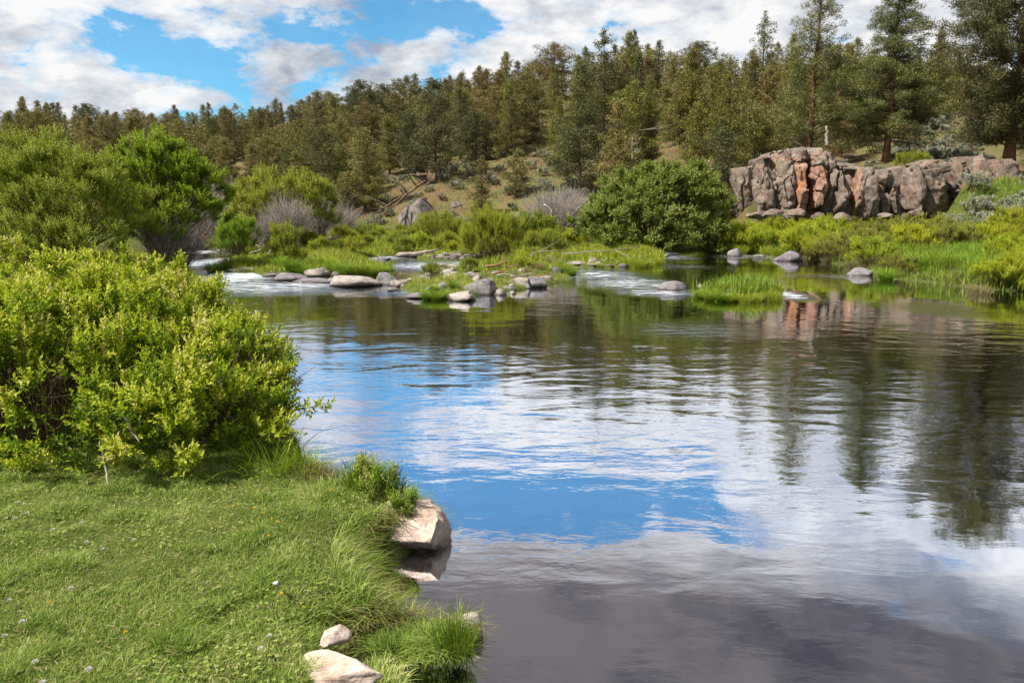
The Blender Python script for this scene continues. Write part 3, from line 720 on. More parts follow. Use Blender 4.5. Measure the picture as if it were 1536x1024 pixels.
# the rest of the wood: hundreds of small far crowns between and behind the junipers above, one object
def far_wood(n):
    g = np.random.default_rng(8); mb = MB(); protos = []
    for (o, h) in J:
        me = [c for c in o.children if c.name.startswith('crown')][0].data; m = len(me.vertices)
        V = np.empty(m * 3, np.float32); me.vertices.foreach_get('co', V); T = np.empty(m, np.float32); me.attributes['tint'].data.foreach_get('value', T)
        V = V.reshape(-1, 4, 3); protos.append((V, T.reshape(-1, 4), h))
    k = 0; tries = 0; pts = [(a, b_) for a, b_, _ in placed]
    while k < n and tries < 20000:
        tries += 1; az = g.uniform(-38.5, 30); s = g.uniform(0.12, 1.0) ** 0.8
        if az > 16.5: s = g.uniform(.28 if az < 26 else .55, 1)
        if -9.5 < az < 5 and s < 0.30: continue
        r = foot(az) + 4 + s * (ridge(az) - foot(az) + 8); x, y = r * math.sin(math.radians(az)), r * math.cos(math.radians(az))
        sp = 2.2 + 0.6 * s
        if any((x - a) ** 2 + (y - b_) ** 2 < sp * sp for a, b_ in pts): continue
        pts.append((x, y)); V, T, h = protos[int(g.integers(len(protos)))]
        i = g.choice(len(V), 2300, replace=False); Q = V[i].astype(float); c = Q.mean(1, keepdims=True); Q = c + (Q - c) * 1.9
        kk = g.uniform(3.6, 6.4) / h; w_ = kk * g.uniform(1.0, 1.35); a = g.uniform(0, 6.28); R = np.array([[math.cos(a), -math.sin(a), 0], [math.sin(a), math.cos(a), 0], [0, 0, 1]])
        Q = (Q.reshape(-1, 3) @ R.T) * [w_, w_, kk] + [x, y, gz(x, y) - .1]
        mb.add(Q, quads=np.arange(len(Q)).reshape(-1, 4), tint=np.clip(T[i].ravel() + g.normal(0, .12), 0, 1)); k += 1
    tag(one('distant_wood', mb, M['juniper']), 'olive brown wood of small far junipers filling the hillside', 'wood', kind='stuff')
far_wood(330)
# ---- trees that stand out
def hero(px, topy, Y, R, prof, mat, bark, seed, label, basepy=None, **kw):
    x = xat(px, 250, Y); z = gz(x, Y); h = max(topz(topy, Y) - z, 3.5)
    t = conifer(h, R, prof, seed, M[mat], M[bark], **kw); place(t, x, Y, rz=kw.get('rz', 0) if False else 0, z=z)
    return tag(t, label, 'tree')
hero(655, 112, 70, 3.1, P_OVOID, 'juniper_dark', 'bark', 301, 'dark green broad juniper standing alone on the slope above the fallen root wad', nb=85, clump=0.6, leaf=0.17, dens=80)
hero(870, 90, 60, 3.6, P_CONE, 'juniper_dark', 'bark', 302, 'large dark full-skirted juniper left of the big leafy bush, its crown to the ground', nb=110, clump=0.6, leaf=0.15, dens=90, t0=0.03)
hero(904, 42, 68, 2.6, P_COL, 'juniper_dark', 'bark', 303, 'narrow dark juniper whose pointed top rises highest above the middle of the hill', nb=90, clump=0.5, leaf=0.16, dens=70, open_=0.1)
hero(948, 118, 58, 2.6, P_OVOID, 'juniper_gold', 'bark', 304, 'golden green juniper with a rounded crown right above the big leafy bush', nb=80, clump=0.5, leaf=0.15, dens=80)
hero(954, 72, 72, 1.7, P_CONE, 'juniper_dark', 'bark', 305, 'slim dark conical juniper poking up behind the golden one', nb=80, clump=0.45, leaf=0.15, dens=60)
hero(1033, 68, 66, 2.6, P_CONE, 'juniper_gold', 'bark_red', 306, 'tall yellow green conical juniper with a thin spire tip left of the cliff', nb=110, clump=0.45, leaf=0.13, dens=85)
hero(1090, 84, 62, 2.8, P_CONE, 'juniper_gold', 'bark_red', 307, 'yellow green pointed juniper with its reddish trunk showing, just left of the cliff', nb=110, clump=0.42, leaf=0.12, dens=85, open_=0.15)
hero(1060, 96, 72, 2.2, P_CONE, 'juniper', 'bark', 317, 'olive pointed juniper squeezed between the two yellow green ones', nb=80, clump=0.5, leaf=0.16, dens=60)
hero(1135, 13, 76, 2.9, P_PINE, 'juniper_dark', 'bark', 308, 'slender sparse dark pine standing clear against the sky left of the tall pair', nb=70, clump=0.6, leaf=0.17, dens=75, t0=0.2, open_=0.12, rise=0.15)
hero(1130, 158, 52, 2.2, P_ROUND, 'juniper', 'bark', 309, 'low rounded juniper crowding the left end of the cliff top', nb=70, clump=0.5, leaf=0.14, dens=80)
hero(1212, -62, 56, 3.9, P_PINE, 'pine', 'bark_red', 310, 'tall airy juniper with long bent limbs growing behind the highest part of the cliff', nb=120, clump=0.55, leaf=0.19, dens=135, lw=.2, t0=0.08, rise=0.45, open_=0.12, droop=0.05)
hero(1262, 60, 74, 2.6, P_CONE, 'juniper', 'bark', 311, 'pale hazy olive tree between the two tallest trees, set back behind them', nb=90, clump=0.5, leaf=0.17, dens=60)
hero(1328, -85, 54, 4.9, P_PINE, 'pine', 'bark_red', 312, 'broad tall pine with a reddish trunk rooted behind the middle of the cliff', nb=210, clump=0.56, leaf=0.19, dens=135, lw=.2, t0=0.10, rise=0.12, flat=0.45, droop=0.10, open_=.08)
hero(1395, 38, 84, 2.8, P_CONE, 'juniper', 'bark', 313, 'pale distant pointed tree at the right shoulder of the broad tall pine', nb=90, clump=0.55, leaf=0.18, dens=60)
hero(1512, -150, 48, 4.9, P_ROUND, 'juniper_dark', 'bark_red', 314, 'massive dark old juniper with a twisted reddish trunk at the right edge', nb=200, clump=0.66, leaf=0.19, dens=200, lw=.22, t0=0.10, rise=0.30, trunk_r=0.38, zig=0.8, open_=0.12)
hero(1180, 120, 62, 2.3, P_OVOID, 'juniper', 'bark', 315, 'olive juniper filling the gap below the slender sparse pine', nb=80, clump=0.55, leaf=0.16, dens=60)
hero(1440, 150, 92, 3.2, P_ROUND, 'juniper', 'bark', 316, 'rounded far juniper seen through the gap left of the massive old juniper', nb=70, clump=0.6, leaf=0.2, dens=60)
for px, ty, Y, R, lb in ((1345, 118, 104, 3, 'far olive tree in the gap just right of the broad pine trunk'), (1420, 128, 108, 3, 'far tree above the pale sagebrush, first of the gap row'), (1470, 110, 100, 3, 'far darker tree behind the left limbs of the old juniper'), (1530, 120, 104, 3.2, 'far tree filling behind the old juniper trunk'), (1445, 112, 118, 3, 'smallest far tree on the right skyline gap'), (1260, 130, 66, 2.6, 'mid height olive juniper behind the left part of the broad pine'), (1385, 140, 78, 2.6, 'mid height juniper behind the right part of the broad pine'),
                         (1560, 60, 60, 3.2, 'dark juniper crown cut by the right edge behind the old juniper')):
    hero(px, ty, Y, R, P_OVOID, 'juniper', 'bark', int(px), lb, nb=70, clump=0.6, leaf=0.17, dens=60)
for px, ty, Y, R, mt, lb in ((722, 236, 58, 1.15, 'juniper', 'small bushy juniper on the open sage slope'), (775, 222, 62, 1.3, 'juniper', 'lone young juniper on the upper right of the open slope'),
                         (520, 262, 62, 1.0, 'juniper', 'young juniper left of the bare dirt patch on the hill foot')):
    hero(px, ty, Y, R, P_ROUND, mt, 'bark', int(px), lb, nb=46, clump=0.35, leaf=0.13, dens=60, t0=0.02)
s = snag(4.6, 5, M['grey_twig']); x = xat(152, 200, 100); place(s, x, 100); tag(s, 'bare whitish snag among the junipers high at the left', 'dead tree')
s = snag(6.5, 6, M['red_wood']); x = xat(300, 250, 80); place(s, x, 80); tag(s, 'reddish dead trunk standing above the grey brush behind the left willows', 'dead tree')
s = snag(4.0, 7, M['grey_twig']); x = xat(950, 240, 56); place(s, x, 56); tag(s, 'pale forked dead tree above the big leafy bush', 'dead tree')

# ---- the basalt cliff
CB = [  # corners in tenths of the photo crop, then offset in depth and the stone
    ((120, 618), (202, 612), (192, 800), (126, 800), 1.0, 'cliff'), ((188, 606), (268, 590), (300, 800), (185, 800), 0.6, 'cliff'),
    ((245, 560), (345, 545), (352, 800), (250, 800), 0.7, 'cliff'), ((262, 630), (345, 600), (338, 800), (268, 800), 0.2, 'cliff'),
    ((335, 582), (386, 578), (402, 770), (332, 800), 0.0, 'cliff_orange'), ((300, 545), (400, 532), (400, 700), (320, 700), 0.9, 'cliff'),
    ((382, 532), (505, 536), (500, 648), (392, 655), 0.8, 'cliff'), ((412, 614), (470, 606), (452, 745), (398, 762), 0.0, 'cliff_orange'),
    ((470, 592), (508, 600), (450, 790), (425, 775), 0.4, 'cliff'), ((492, 628), (562, 622), (545, 800), (440, 800), 0.0, 'cliff'),
    ((552, 616), (582, 618), (580, 800), (532, 800), 0.7, 'cliff_orange'), ((572, 612), (638, 615), (640, 800), (566, 800), 0.05, 'cliff'),
    ((634, 624), (694, 622), (692, 684), (640, 688), 0.5, 'cliff'), ((638, 682), (690, 680), (686, 800), (636, 800), 0.55, 'cliff'),
    ((682, 618), (760, 605), (752, 800), (684, 800), 0.1, 'cliff'), ((745, 610), (812, 598), (820, 800), (742, 790), -0.3, 'cliff'),
    ((806, 624), (928, 612), (940, 800), (812, 800), -0.4, 'cliff'), ((800, 598), (882, 574), (930, 622), (815, 640), 0.2, 'cliff'),
    ((925, 600), (1002, 588), (1004, 800), (932, 800), 0.7, 'cliff'), ((992, 568), (1062, 574), (1062, 760), (1000, 780), 1.0, 'cliff'),
    ((1056, 585), (1110, 582), (1112, 720), (1060, 740), 1.3, 'cliff'), ((1105, 580), (1190, 575), (1190, 700), (1110, 710), 1.4, 'cliff'),
    ((205, 580), (262, 562), (266, 800), (212, 800), 1.1, 'cliff'), ((505, 585), (600, 600), (600, 650), (505, 660), 1.2, 'cliff'), ((140, 625), (300, 600), (300, 800), (140, 800), .9, 'cliff'), ((480, 640), (700, 640), (700, 800), (480, 800), 1.0, 'cliff')]
def block(q, off, mat, seed, parent):
    n = 34; bm = bmesh.new()
    bmesh.ops.create_cube(bm, size=2.0); bmesh.ops.subdivide_edges(bm, edges=bm.edges[:], cuts=n, use_grid_fill=True)
    P = np.array([v.co[:] for v in bm.verts]); F = np.array([[v.index for v in f.verts] for f in bm.faces]); bm.free()
    g = np.random.default_rng(seed)
    p8 = (np.abs(P) ** 12).sum(1) ** (1 / 12.0); P = P / p8[:, None]
    for _ in range(14):
        nn = norm(rdir(1, g) * [1, 1, .55])[0]; nn[1] = -abs(nn[1]); o = g.uniform(0.80, 1.15); ex = np.maximum(0, P @ nn - o); P = P - np.outer(ex * 0.95, nn)
    c = [np.array(pt(1060 + a * 0.41, b * 0.41, CLIFF_Y + off)) for a, b in q[:4]]
    u = (P[:, 0] + 1) / 2; v = (P[:, 2] + 1) / 2
    W = (c[3][None] * (1 - u)[:, None] + c[2][None] * u[:, None]) * (1 - v)[:, None] + (c[0][None] * (1 - u)[:, None] + c[1][None] * u[:, None]) * v[:, None]
    W[:, 1] += P[:, 1] * 1.5 + 1.5 + (v - 0.5) * 0.35
    dn = norm(P)
    cen = W.mean(0); W = cen + (W - cen) * [1.04, 1.0, 1.04]; W[:, 1] += g.uniform(-.35, .35); W = W + dn * (0.07 * fbm(W, 0.9, seed, 3) + 0.05 * fbm(W, 4.0, seed + 3, 3) - 0.30 * smooth(0.06, 0.0, np.abs(fbm(W * [1, 1, .28], 0.7, seed + 5, 2))) - 0.12 * smooth(0.06, 0.0, np.abs(fbm(W * [.5, .5, 1], 1.1, seed + 6, 2))))[:, None]
    Q = W + .22 * np.stack([fbm(W, 1.3, 61, 3), fbm(W, 1.3, 62, 3), fbm(W, 1.3, 63, 3)], 1); Q = Q + Q[:, [2, 0, 1]] * [.25, 0, -.18]
    C1 = np.floor(Q / [.95, 3, 1.5]).astype(np.int64); C2 = np.floor(Q / [.42, 3, .62] + 7).astype(np.int64)
    W[:, 1] -= .34 * hash3(C1[:, 0], C1[:, 1], C1[:, 2], seed) + .13 * hash3(C2[:, 0], C2[:, 1], C2[:, 2], seed + 1) - .2
    org = W.mean(0); mb = MB(); mb.add(W - org, quads=F)
    o = link('rock_column', mb.mesh('rock_column', M[mat], False), parent, org - np.array(parent.location[:]))
    return o
cx, cy_, _ = pt(1290, 318, CLIFF_Y)
cliff = empty('basalt_cliff', (cx, CLIFF_Y, 1.7)); tag(cliff, 'long cracked grey brown basalt cliff with orange stains, above the green bank shrubs', 'cliff')
for i, b in enumerate(CB):
    o = block(b[:4], b[4], b[5], 500 + i, cliff)
    if b[5] == 'cliff_orange': o['label'] = 'orange stained basalt column'
g = np.random.default_rng(77)
for i, (px, py, w) in enumerate([(1130, 316, 26), (1160, 314, 34), (1196, 312, 30), (1228, 316, 24), (1262, 318, 30), (1372, 312, 26), (1330, 316, 22)]):
    x, y, z = pt(px, py, CLIFF_Y - 0.8); k = 42 / FPX
    o = link('fallen_block', rock_mesh(w * k, w * k * .8, w * k * .30, 40 + i, M['cliff'], sharp=.42, cuts=16, rough=.09, name='fallen_block'), loc=(x, y, z - .35))
    tag(o, ['', ''][0] or ['broken basalt block under the left end of the cliff', 'flat broken basalt block under the first orange column', 'small reddish broken block below the orange cliff face',
        'low basalt block at the foot of the slanting slab', 'wide basalt block at the foot of the middle columns', 'broken basalt block below the right wall, beside the sagebrush', 'small basalt block in the dark gap of the cliff foot'][i], 'rock', 'fallen blocks at the cliff foot')

# ---- rocks on the hill and shelf
for i, (px, py, Y, w, h, lb) in enumerate([(628, 300, 56, 62, 42, 'big grey boulder propping up the fallen root wad'), (858, 262, 60, 24, 12, 'dark broken rock on the right of the open slope'),
        (790, 300, 54, 44, 18, 'dark rock heap below the sage slope, left of the bare brush'), (350, 262, 66, 20, 22, 'dark rock outcrop by the dirt patch above the round willow'),
        (712, 298, 56, 22, 12, 'small dark rock on the open sage slope'), (520, 322, 58, 24, 10, 'low brown rock at the left foot of the hill'), (872, 246, 64, 20, 8, 'thin dark ledge of rock high on the right of the slope'),
        (1462, 243, 47, 26, 10, 'dark stone beside the trunk of the massive old juniper'), (685, 268, 62, 16, 7, 'small stone halfway up the open slope')]):
    x, y, z = pt(px, py, Y); zz = gz(x, y); k = Y * 1.02 / FPX
    o = link('hill_rock', rock_mesh(w * k, w * k * .7, h * k, 60 + i, M['hill_rock'], sharp=.5, name='hill_rock'), loc=(x, y, zz - .05)); tag(o, lb, 'rock')

# ---- sagebrush and small hill shrubs
def sage_proto(seed, mat='sage'): return shrub('sagebrush', [(0, 0, .28, .5, .5, .34), (.3, .1, .22, .32, .32, .26)], M[mat], M['brown_twig'], seed, n=220, inner=.4, nstem=12, length=(.14, .26), nl=7, leaf=.085, lw=.35, up=.9, fold=0)
SG = [(sage_proto(1), 1), (sage_proto(2), 1)]
g = np.random.default_rng(5); spots = []
def scatter(n, pxr, Yr, mind, cond=None):
    out = []; k = 0
    while len(out) < n and k < 5000:
        k += 1; px = g.uniform(*pxr); Y = g.uniform(*Yr); x = xat(px, 260, Y)
        if cond and not cond(x, Y): continue
        if any((x - a) ** 2 + (Y - b) ** 2 < mind ** 2 for a, b in out): continue
        out.append((x, Y))
    return out
for (n, pxr, Yr, md, lb, sc) in [(60, (560, 880), (54, 78), 1.5, 'greyish sagebrush clump on the open slope in the middle of the hill foot', (0.8, 1.3)),
                             (8, (330, 460), (64, 76), 2.2, 'sagebrush clump beside the dirt patch above the round willow', (.9, 1.4)),
                             (30, (1340, 1480), (54, 80), 1.9, 'pale sagebrush on the upper right shelf between the pine and the old juniper', (1.3, 2.0)),
                             (9, (1230, 1420), (45.5, 52), 2.4, 'low sagebrush on the dirt shelf right above the cliff edge', (.6, .9)),
                             (16, (1430, 1640), (36.5, 42), 1.3, 'pale grey sagebrush on the bank below the right end of the cliff', (1.2, 1.6))]:
    for (x, y) in scatter(n, pxr, Yr, md):
        t, _ = use_tree(SG, int(g.integers(2))); place(t, x, y, g.uniform(*sc), g.uniform(0, 6.28)); tag(t, lb, 'shrub', lb.replace('sagebrush clump', 'sagebrush clumps'))
t = shrub('rabbitbrush', [(0, 0, .5, .95, .8, .6), (.5, 0, .4, .6, .6, .5)], M['willow'], M['brown_twig'], 9, n=500, length=(.25, .45), nl=9, leaf=.12, lw=.2, up=1.1, fold=0, tint0=.4)
x, y, _ = pt(1365, 246, 46.5); place(t, x, y); tag(t, 'round dark green shrub on the cliff top below the broad pine', 'shrub')

# ---- left willows, grey brush and the other big shrubs
def big(kind, px, py, z, lobes, mat, label, seed, Y=None, cat='shrub', **kw):
    """lobes given in metres from the base point"""
    if Y is None: x, Y = gp(px, py, z)
    else: x = xat(px, py, Y)
    t = shrub(kind, lobes, M[mat], M[kw.pop('twig', 'brown_twig')], seed, **kw); place(t, x, Y); return tag(t, label, cat)
big('willow_shrub', 60, 0, 0, [(-2.3, .5, 1.5, 1.8, 1.6, 1.9), (-.3, 0, 1.7, 1.7, 1.5, 2.05), (1.1, .2, 1.4, 1.2, 1.3, 1.7), (-1.2, -.5, .9, 1.8, 1.2, 1.1), (.9, -.6, .8, 1.1, 1.0, 1.0)], 'willow',
    'wide olive green willow at the left edge, the nearest of the riverside willows', 20, Y=22.5, n=7500, inner=.35, nstem=170, stem_r=.022, length=(.25, .5), nl=13, leaf=.085, lw=.32, up=.8, fold=0, tint0=.5, wild=.4)
big('willow_shrub', 215, 0, 0, [(0, 0, 2.6, 1.45, 1.3, 1.6), (.8, .2, 2.0, 1.2, 1.2, 1.5), (-.8, .3, 2.0, 1.2, 1.3, 1.6), (.2, -.3, 1.3, 1.1, 1.1, 1.0)], 'willow_bright',
    'tall bright green willow right of the olive one, its dead grey twigs showing below', 21, Y=25.5, n=4200, inner=.3, nstem=240, stem_r=.024, length=(.25, .5), nl=12, leaf=.10, lw=.36, up=.7, fold=0, tint0=.4)
def bare(px, Y, h, R, label, seed, mat='grey_twig', **kw):
    t = bare_shrub('bare_shrub', h, R, M[mat], seed, **kw); place(t, xat(px, 330, Y), Y); return tag(t, label, 'shrub')
bare(240, 25.0, 1.9, 1.2, 'dead grey brush hanging under the tall bright willow', 31, n=130, rad=.011, lean=(.15, -.1))
bare(262, 27, 2.4, 1.2, 'pale grey twiggy brush at the right foot of the tall bright willow', 32, n=200)
bare(292, 40, 4.2, 1.8, 'tall leafless grey shrub behind the tall bright willow', 33, n=240, rad=.016)
bare(330, 47, 4.0, 2.0, 'leafless grey shrub between the bright willow and the round willow', 34, n=220, rad=.018)
big('willow_shrub', 330, 0, 0, [(0, 0, .9, 1.2, 1, 1.1)], 'willow', 'small green willow in the gap behind the leafless grey shrubs', 22, Y=36, n=700, length=(.25, .45), nl=10, leaf=.10, fold=0)
big('willow_shrub', 405, 0, 0, [(0, 0, 2.2, 2.3, 1.8, 1.5), (-1.3, -.3, 1.5, 1.2, 1.2, 1.5), (1.3, 0, 1.9, 1.3, 1.3, 1.3)], 'willow', 'dome shaped round willow left of centre with grey bare stems in front', 23, Y=38, n=3400, inner=.3, nstem=120, stem_r=.02, length=(.3, .5), nl=12, leaf=.115, lw=.3, up=.9, fold=0, tint0=.5)
bare(436, 35.5, 2.6, 1.2, 'bare grey forked shrub leaning in front of the round willow', 35, n=170, rad=.018, lean=(-.1, 0))
bare(400, 35, 1.9, 1.1, 'low purplish grey brush at the foot of the round willow', 36, n=170, rad=.014)
bare(475, 42, 3.2, 1.2, 'feathery grey shrub showing right behind the round willow', 37, n=200, rad=.014, lean=(.15, 0))
bare(505, 46, 2.3, 1.6, 'low dry tan brush to the right of the round willow', 38, n=200, rad=.014, lean=(.1, 0))
big('willow_shrub', 428, 400, .1, [(0, 0, .75, .5, .5, .75), (.1, 0, .35, .7, .6, .4)], 'willow_yellow', 'small bright yellow green willow bush on the left gravel island', 24, n=700, length=(.2, .4), nl=10, leaf=.07, fold=0, lw=.28, up=1.2)
big('willow_shrub', 360, 385, .1, [(0, 0, .85, .75, .7, .95)], 'willow_bright', 'narrow bright willow in front of the dome shaped round willow', 25, Y=33, n=800, length=(.25, .4), nl=10, leaf=.09, fold=0, lw=.28, up=1.2)
big('willow_shrub', 738, 0, 0, [(0, 0, .95, .95, .8, 1.05), (-.3, 0, 1.2, .7, .6, .9), (.6, 0, .85, .75, .7, .9), (-.75, .1, .75, .65, .65, .85)], 'willow_yellow',
    'feathery yellow green willow bush on the middle island behind the driftwood', 26, Y=27.8, n=2300, inner=.35, nstem=90, length=(.3, .55), nl=13, leaf=.075, fold=0, lw=.22, up=1.3, wild=.3, tint0=.3, root_r=.2)
big('willow_shrub', 650, 340, .4, [(0, 0, .9, 1.3, 1, .8), (.9, 0, .7, .9, .9, .7)], 'willow_yellow', 'loose pale green willow behind the log heap on the marsh', 27, Y=42, n=900, length=(.3, .5), nl=11, leaf=.10, fold=0, lw=.24, up=1.2, tint0=.3)
big('willow_shrub', 800, 340, .4, [(0, 0, .8, 1.2, 1, .9)], 'willow', 'dull green bush between the feathery willow and the bare white branches', 28, Y=38, n=800, length=(.25, .4), nl=10, leaf=.1, fold=0)
bare(830, 43, 3.2, 2.3, 'wide spread of leafless pinkish grey brush left of the big leafy bush', 39, n=260, rad=.016, lean=(.1, 0))
bare(855, 46, 3.0, 1.8, 'upper leafless grey brush against the big leafy bush', 40, n=200, rad=.016, lean=(.12, 0))
big('riverside_bush', 990, 0, 0, [(0, 0, 2.2, 2.6, 2.2, 1.9), (1.7, .2, 2.0, 1.7, 1.7, 1.8), (-1.9, 0, 1.6, 1.5, 1.5, 1.5), (-.5, -.6, 1.2, 2.2, 1.7, 1.0), (1.6, -.4, 1.1, 1.7, 1.5, .9), (.6, 0, 2.9, 1.6, 1.5, 1.3), (-3, .2, 1.3, .9, 1, 1.2), (-1.2, -1.1, .6, 1.6, 1.0, .7), (1.3, -1.0, .6, 1.7, 1.0, .7)], 'alder',
    'huge rounded leafy green bush on the far bank left of the cliff', 29, Y=37.5, n=7000, inner=.35, nstem=160, stem_r=.03, length=(.3, .55), nl=12, leaf=.13, lw=.42, up=.35, fold=0, tint0=.48, wild=.5, rag=.26)

# ---- right bank shrubs
g = np.random.default_rng(11)
BS = []
for i, mt in enumerate(('bank_shrub', 'bank_shrub', 'bank_brown', 'bank_brown')):
    BS.append((shrub('bank_shrub', [(0, 0, .42, .8, .75, .5), (.45, .2, .38, .55, .5, .42), (-.4, -.2, .32, .5, .5, .38)], M[mt], M['brown_twig'], 70 + i, n=900, inner=.35, nstem=40, length=(.16, .34), nl=10, leaf=.062, lw=.38, up=.9, fold=0, tint0=.4), 1))
row = [(1085, 352, 1), (1110, 345, 1), (1145, 340, 1), (1180, 336, 1), (1075, 335, 1), (1125, 330, 1), (1165, 326, 1), (1205, 332, 1), (1208, 366, 0), (1235, 372, 0), (1222, 350, 1), (1262, 378, 2), (1290, 372, 2),
       (1250, 350, 2), (1280, 352, 3), (1240, 334, 1), (1275, 336, 3), (1310, 352, 2), (1340, 345, 3), (1370, 352, 0), (1310, 335, 2), (1345, 334, 2), (1385, 336, 3), (1420, 335, 3), (1455, 338, 2), (1490, 340, 1), (1530, 342, 0),
       (1405, 350, 3), (1440, 355, 3), (1475, 360, 1), (1515, 362, 0), (1545, 365, 0), (1310, 390, 0), (1345, 398, 2), (1300, 372, 3), (1510, 392, 1), (1540, 400, 1), (1500, 425, 1), (1535, 425, 1), (1560, 412, 0), (1560, 385, 1)]
names = {0: 'glossy yellow green', 1: 'bright lime green', 2: 'brown tipped green', 3: 'rusty topped olive'}
def spot_word(px, py):
    a = 'between the huge bush and the first shore rock' if px < 1130 else 'under the orange cliff face' if px < 1220 else 'under the middle of the cliff' if px < 1330 else 'under the right wall of the cliff' if px < 1450 else 'near the right edge'
    b = 'back row shrub' if py < 338 else 'middle row shrub' if py < 362 else 'waterside shrub'
    return b, a
for (px, py, k) in row:
    gz_ = 1.5 if py < 338 else 1.0 if py < 350 else 0.7 if py < 362 else 0.45 if py < 385 else 0.3
    Y = {1.5: 39.5, 1.0: 35.5, 0.7: 31}.get(gz_)
    if Y is None: x, Y = gp(px, py + 6, gz_); Y += .7
    if px > 1290: Y = min(Y, 38 - (px - 1290) * 0.035) if py < 362 else Y
    x = xat(px, py, Y)
    for _ in range(40):
        if sdist([x], [Y], POLY_B)[0] > 0.25: break
        Y += .25; x = xat(px, py, Y)
    t, _ = use_tree(BS, k); s = g.uniform(.95, 1.25) * (1.15 if Y > 33 else .9 if Y > 25 else .7)
    place(t, x, Y, s, g.uniform(0, 6.28)); b, a = spot_word(px, py)
    lb = f'{names[k]} {b} {a}'; tag(t, lb, 'shrub', f'{names[k]} {b}s {a}')

# ---- rocks in and by the river
for a in [(433, 422, 50, 15, 'smooth dark grey rock at the left end of the rock line, water running past', 'grey_stone'), (473, 415, 42, 15, 'rounded pale speckled rock set behind the left rock line', 'tan_stone'),
          (462, 425, 60, 8, 'low dark flat rock between the smooth grey rock and the long slab', 'grey_stone'), (528, 431, 92, 21, 'long flat pale slab with a dark top in the rock line', 'tan_stone'),
          (575, 428, 38, 25, 'dark rounded rock at the right end of the long slab', 'basalt_river'), (605, 430, 50, 14, 'tan rounded rock left of the green sedge clump', 'tan_stone'), (624, 448, 34, 9, 'low grey rock awash in front of the sedge clump', 'grey_stone'),
          (714, 443, 64, 31, 'big dark boulder with white lichen at the front of the middle island', 'basalt_river'), (690, 452, 46, 15, 'pale wedge rock leaning against the big dark boulder', 'tan_stone'),
          (676, 413, 30, 12, 'pale rock behind the sedge clump', 'tan_stone'), (705, 420, 34, 14, 'light grey rock behind the big dark boulder', 'grey_stone'), (688, 428, 24, 12, 'dark small rock touching the big boulder from behind', 'basalt_river'),
          (778, 433, 40, 22, 'rusty tan rock under the driftwood at the right of the middle island', 'tan_stone'), (800, 432, 42, 22, 'mottled brown rock with dry grass on it', 'basalt_river'), (815, 424, 26, 13, 'pale stone at the right tip of the middle island', 'tan_stone'),
          (366, 409, 62, 9, 'flat pale shelf rock at the left gravel island', 'tan_stone'), (334, 378, 34, 6, 'flat rock at the head of the left channel', 'tan_stone'), (575, 390, 22, 7, 'little pale rock in the back channel', 'grey_stone'),
          (612, 386, 44, 10, 'flat pale rock at the left end of the log heap', 'tan_stone'), (515, 391, 40, 6, 'thin pale rock in the grass of the left island', 'tan_stone'), (386, 381, 42, 8, 'pale low rock under the forked driftwood', 'tan_stone'),
          (1104, 385, 23, 12, 'small pointed grey rock, upstream of the grassy islet', 'grey_stone'), (1140, 386, 20, 4, 'tiny rock barely breaking the water between two grey ones', 'grey_stone'), (1183, 392, 46, 15, 'pale wedge shaped rock close to the waterside shrubs', 'grey_stone'),
          (1013, 437, 48, 14, 'smooth grey rock just left of the grassy islet', 'grey_stone'), (1149, 452, 22, 8, 'small light stone at the right foot of the grassy islet', 'tan_stone'), (1296, 414, 43, 12, 'flat pale grey rock off the right bank', 'grey_stone'),
          (1325, 417, 12, 4, 'tiny stone beside the flat pale grey rock', 'grey_stone'), (1008, 383, 26, 5, 'low dark rock at the foot of the huge leafy bush', 'grey_stone'), (905, 400, 64, 6, 'flat white rock shelf along the right grassy spit', 'tan_stone'),
          (868, 398, 40, 7, 'pale slab at the left end of the grassy spit', 'tan_stone'), (833, 412, 22, 6, 'small pinkish stone at the right end of the middle island', 'tan_stone'), (500, 424, 30, 8, 'small flat rock wedged between the low dark rock and the long slab', 'grey_stone'), (405, 415, 34, 6, 'low dark rock in the white water at the left end of the rock line', 'grey_stone'), (590, 437, 26, 7, 'low brown rock in front of the tan rounded rock', 'basalt_river'),
          (655, 420, 40, 10, 'long low grey rock behind the vivid sedge', 'grey_stone'), (728, 424, 34, 12, 'angular pale rock between the big dark boulder and the branch pile', 'tan_stone'), (760, 436, 30, 9, 'dark flat rock under the tip of the dark red branch', 'basalt_river'), (550, 413, 30, 8, 'grey rock half covered by arching sedge', 'grey_stone'), (690, 402, 44, 7, 'low pale rock at the water behind the middle island', 'tan_stone'), (240, 392, 40, 6, 'dark flat rock in the left channel behind the near shrub', 'grey_stone'),
          (640, 420, 30, 9, 'grey stone half hidden in the pale weeds of the middle island', 'grey_stone'), (745, 428, 34, 10, 'pale stone in front of the rusty branch pile', 'tan_stone')]:
    rock_at(a[0], a[1], a[2], a[3], a[4], a[5])
rock_at(608, 832, 136, 74, 'large pinkish tan boulder jutting from the lawn edge into the water', 'pink_stone', depth=.75, name='boulder', cat='boulder', group='rocks on the near bank', sub=6, cuts=9, sharp=.68, rough=.10, sink=.4, seed=9, planes=[((-.12, -.58, .80), .42), ((-.1, -.80, -.60), .62), ((.9, -.3, .1), .78), ((.4, .1, .9), .60)])
rock_at(700, 962, 50, 40, 'small wet tan rock under the overhanging grass tip', 'tan_stone', depth=1.0, name='boulder', group='rocks on the near bank', sub=5, sink=.6)
rock_at(500, 968, 46, 20, 'pale weathered stone in the turf notch near the bottom', 'pink_stone', depth=.8, z=.20, name='boulder', group='rocks on the near bank', sub=5)
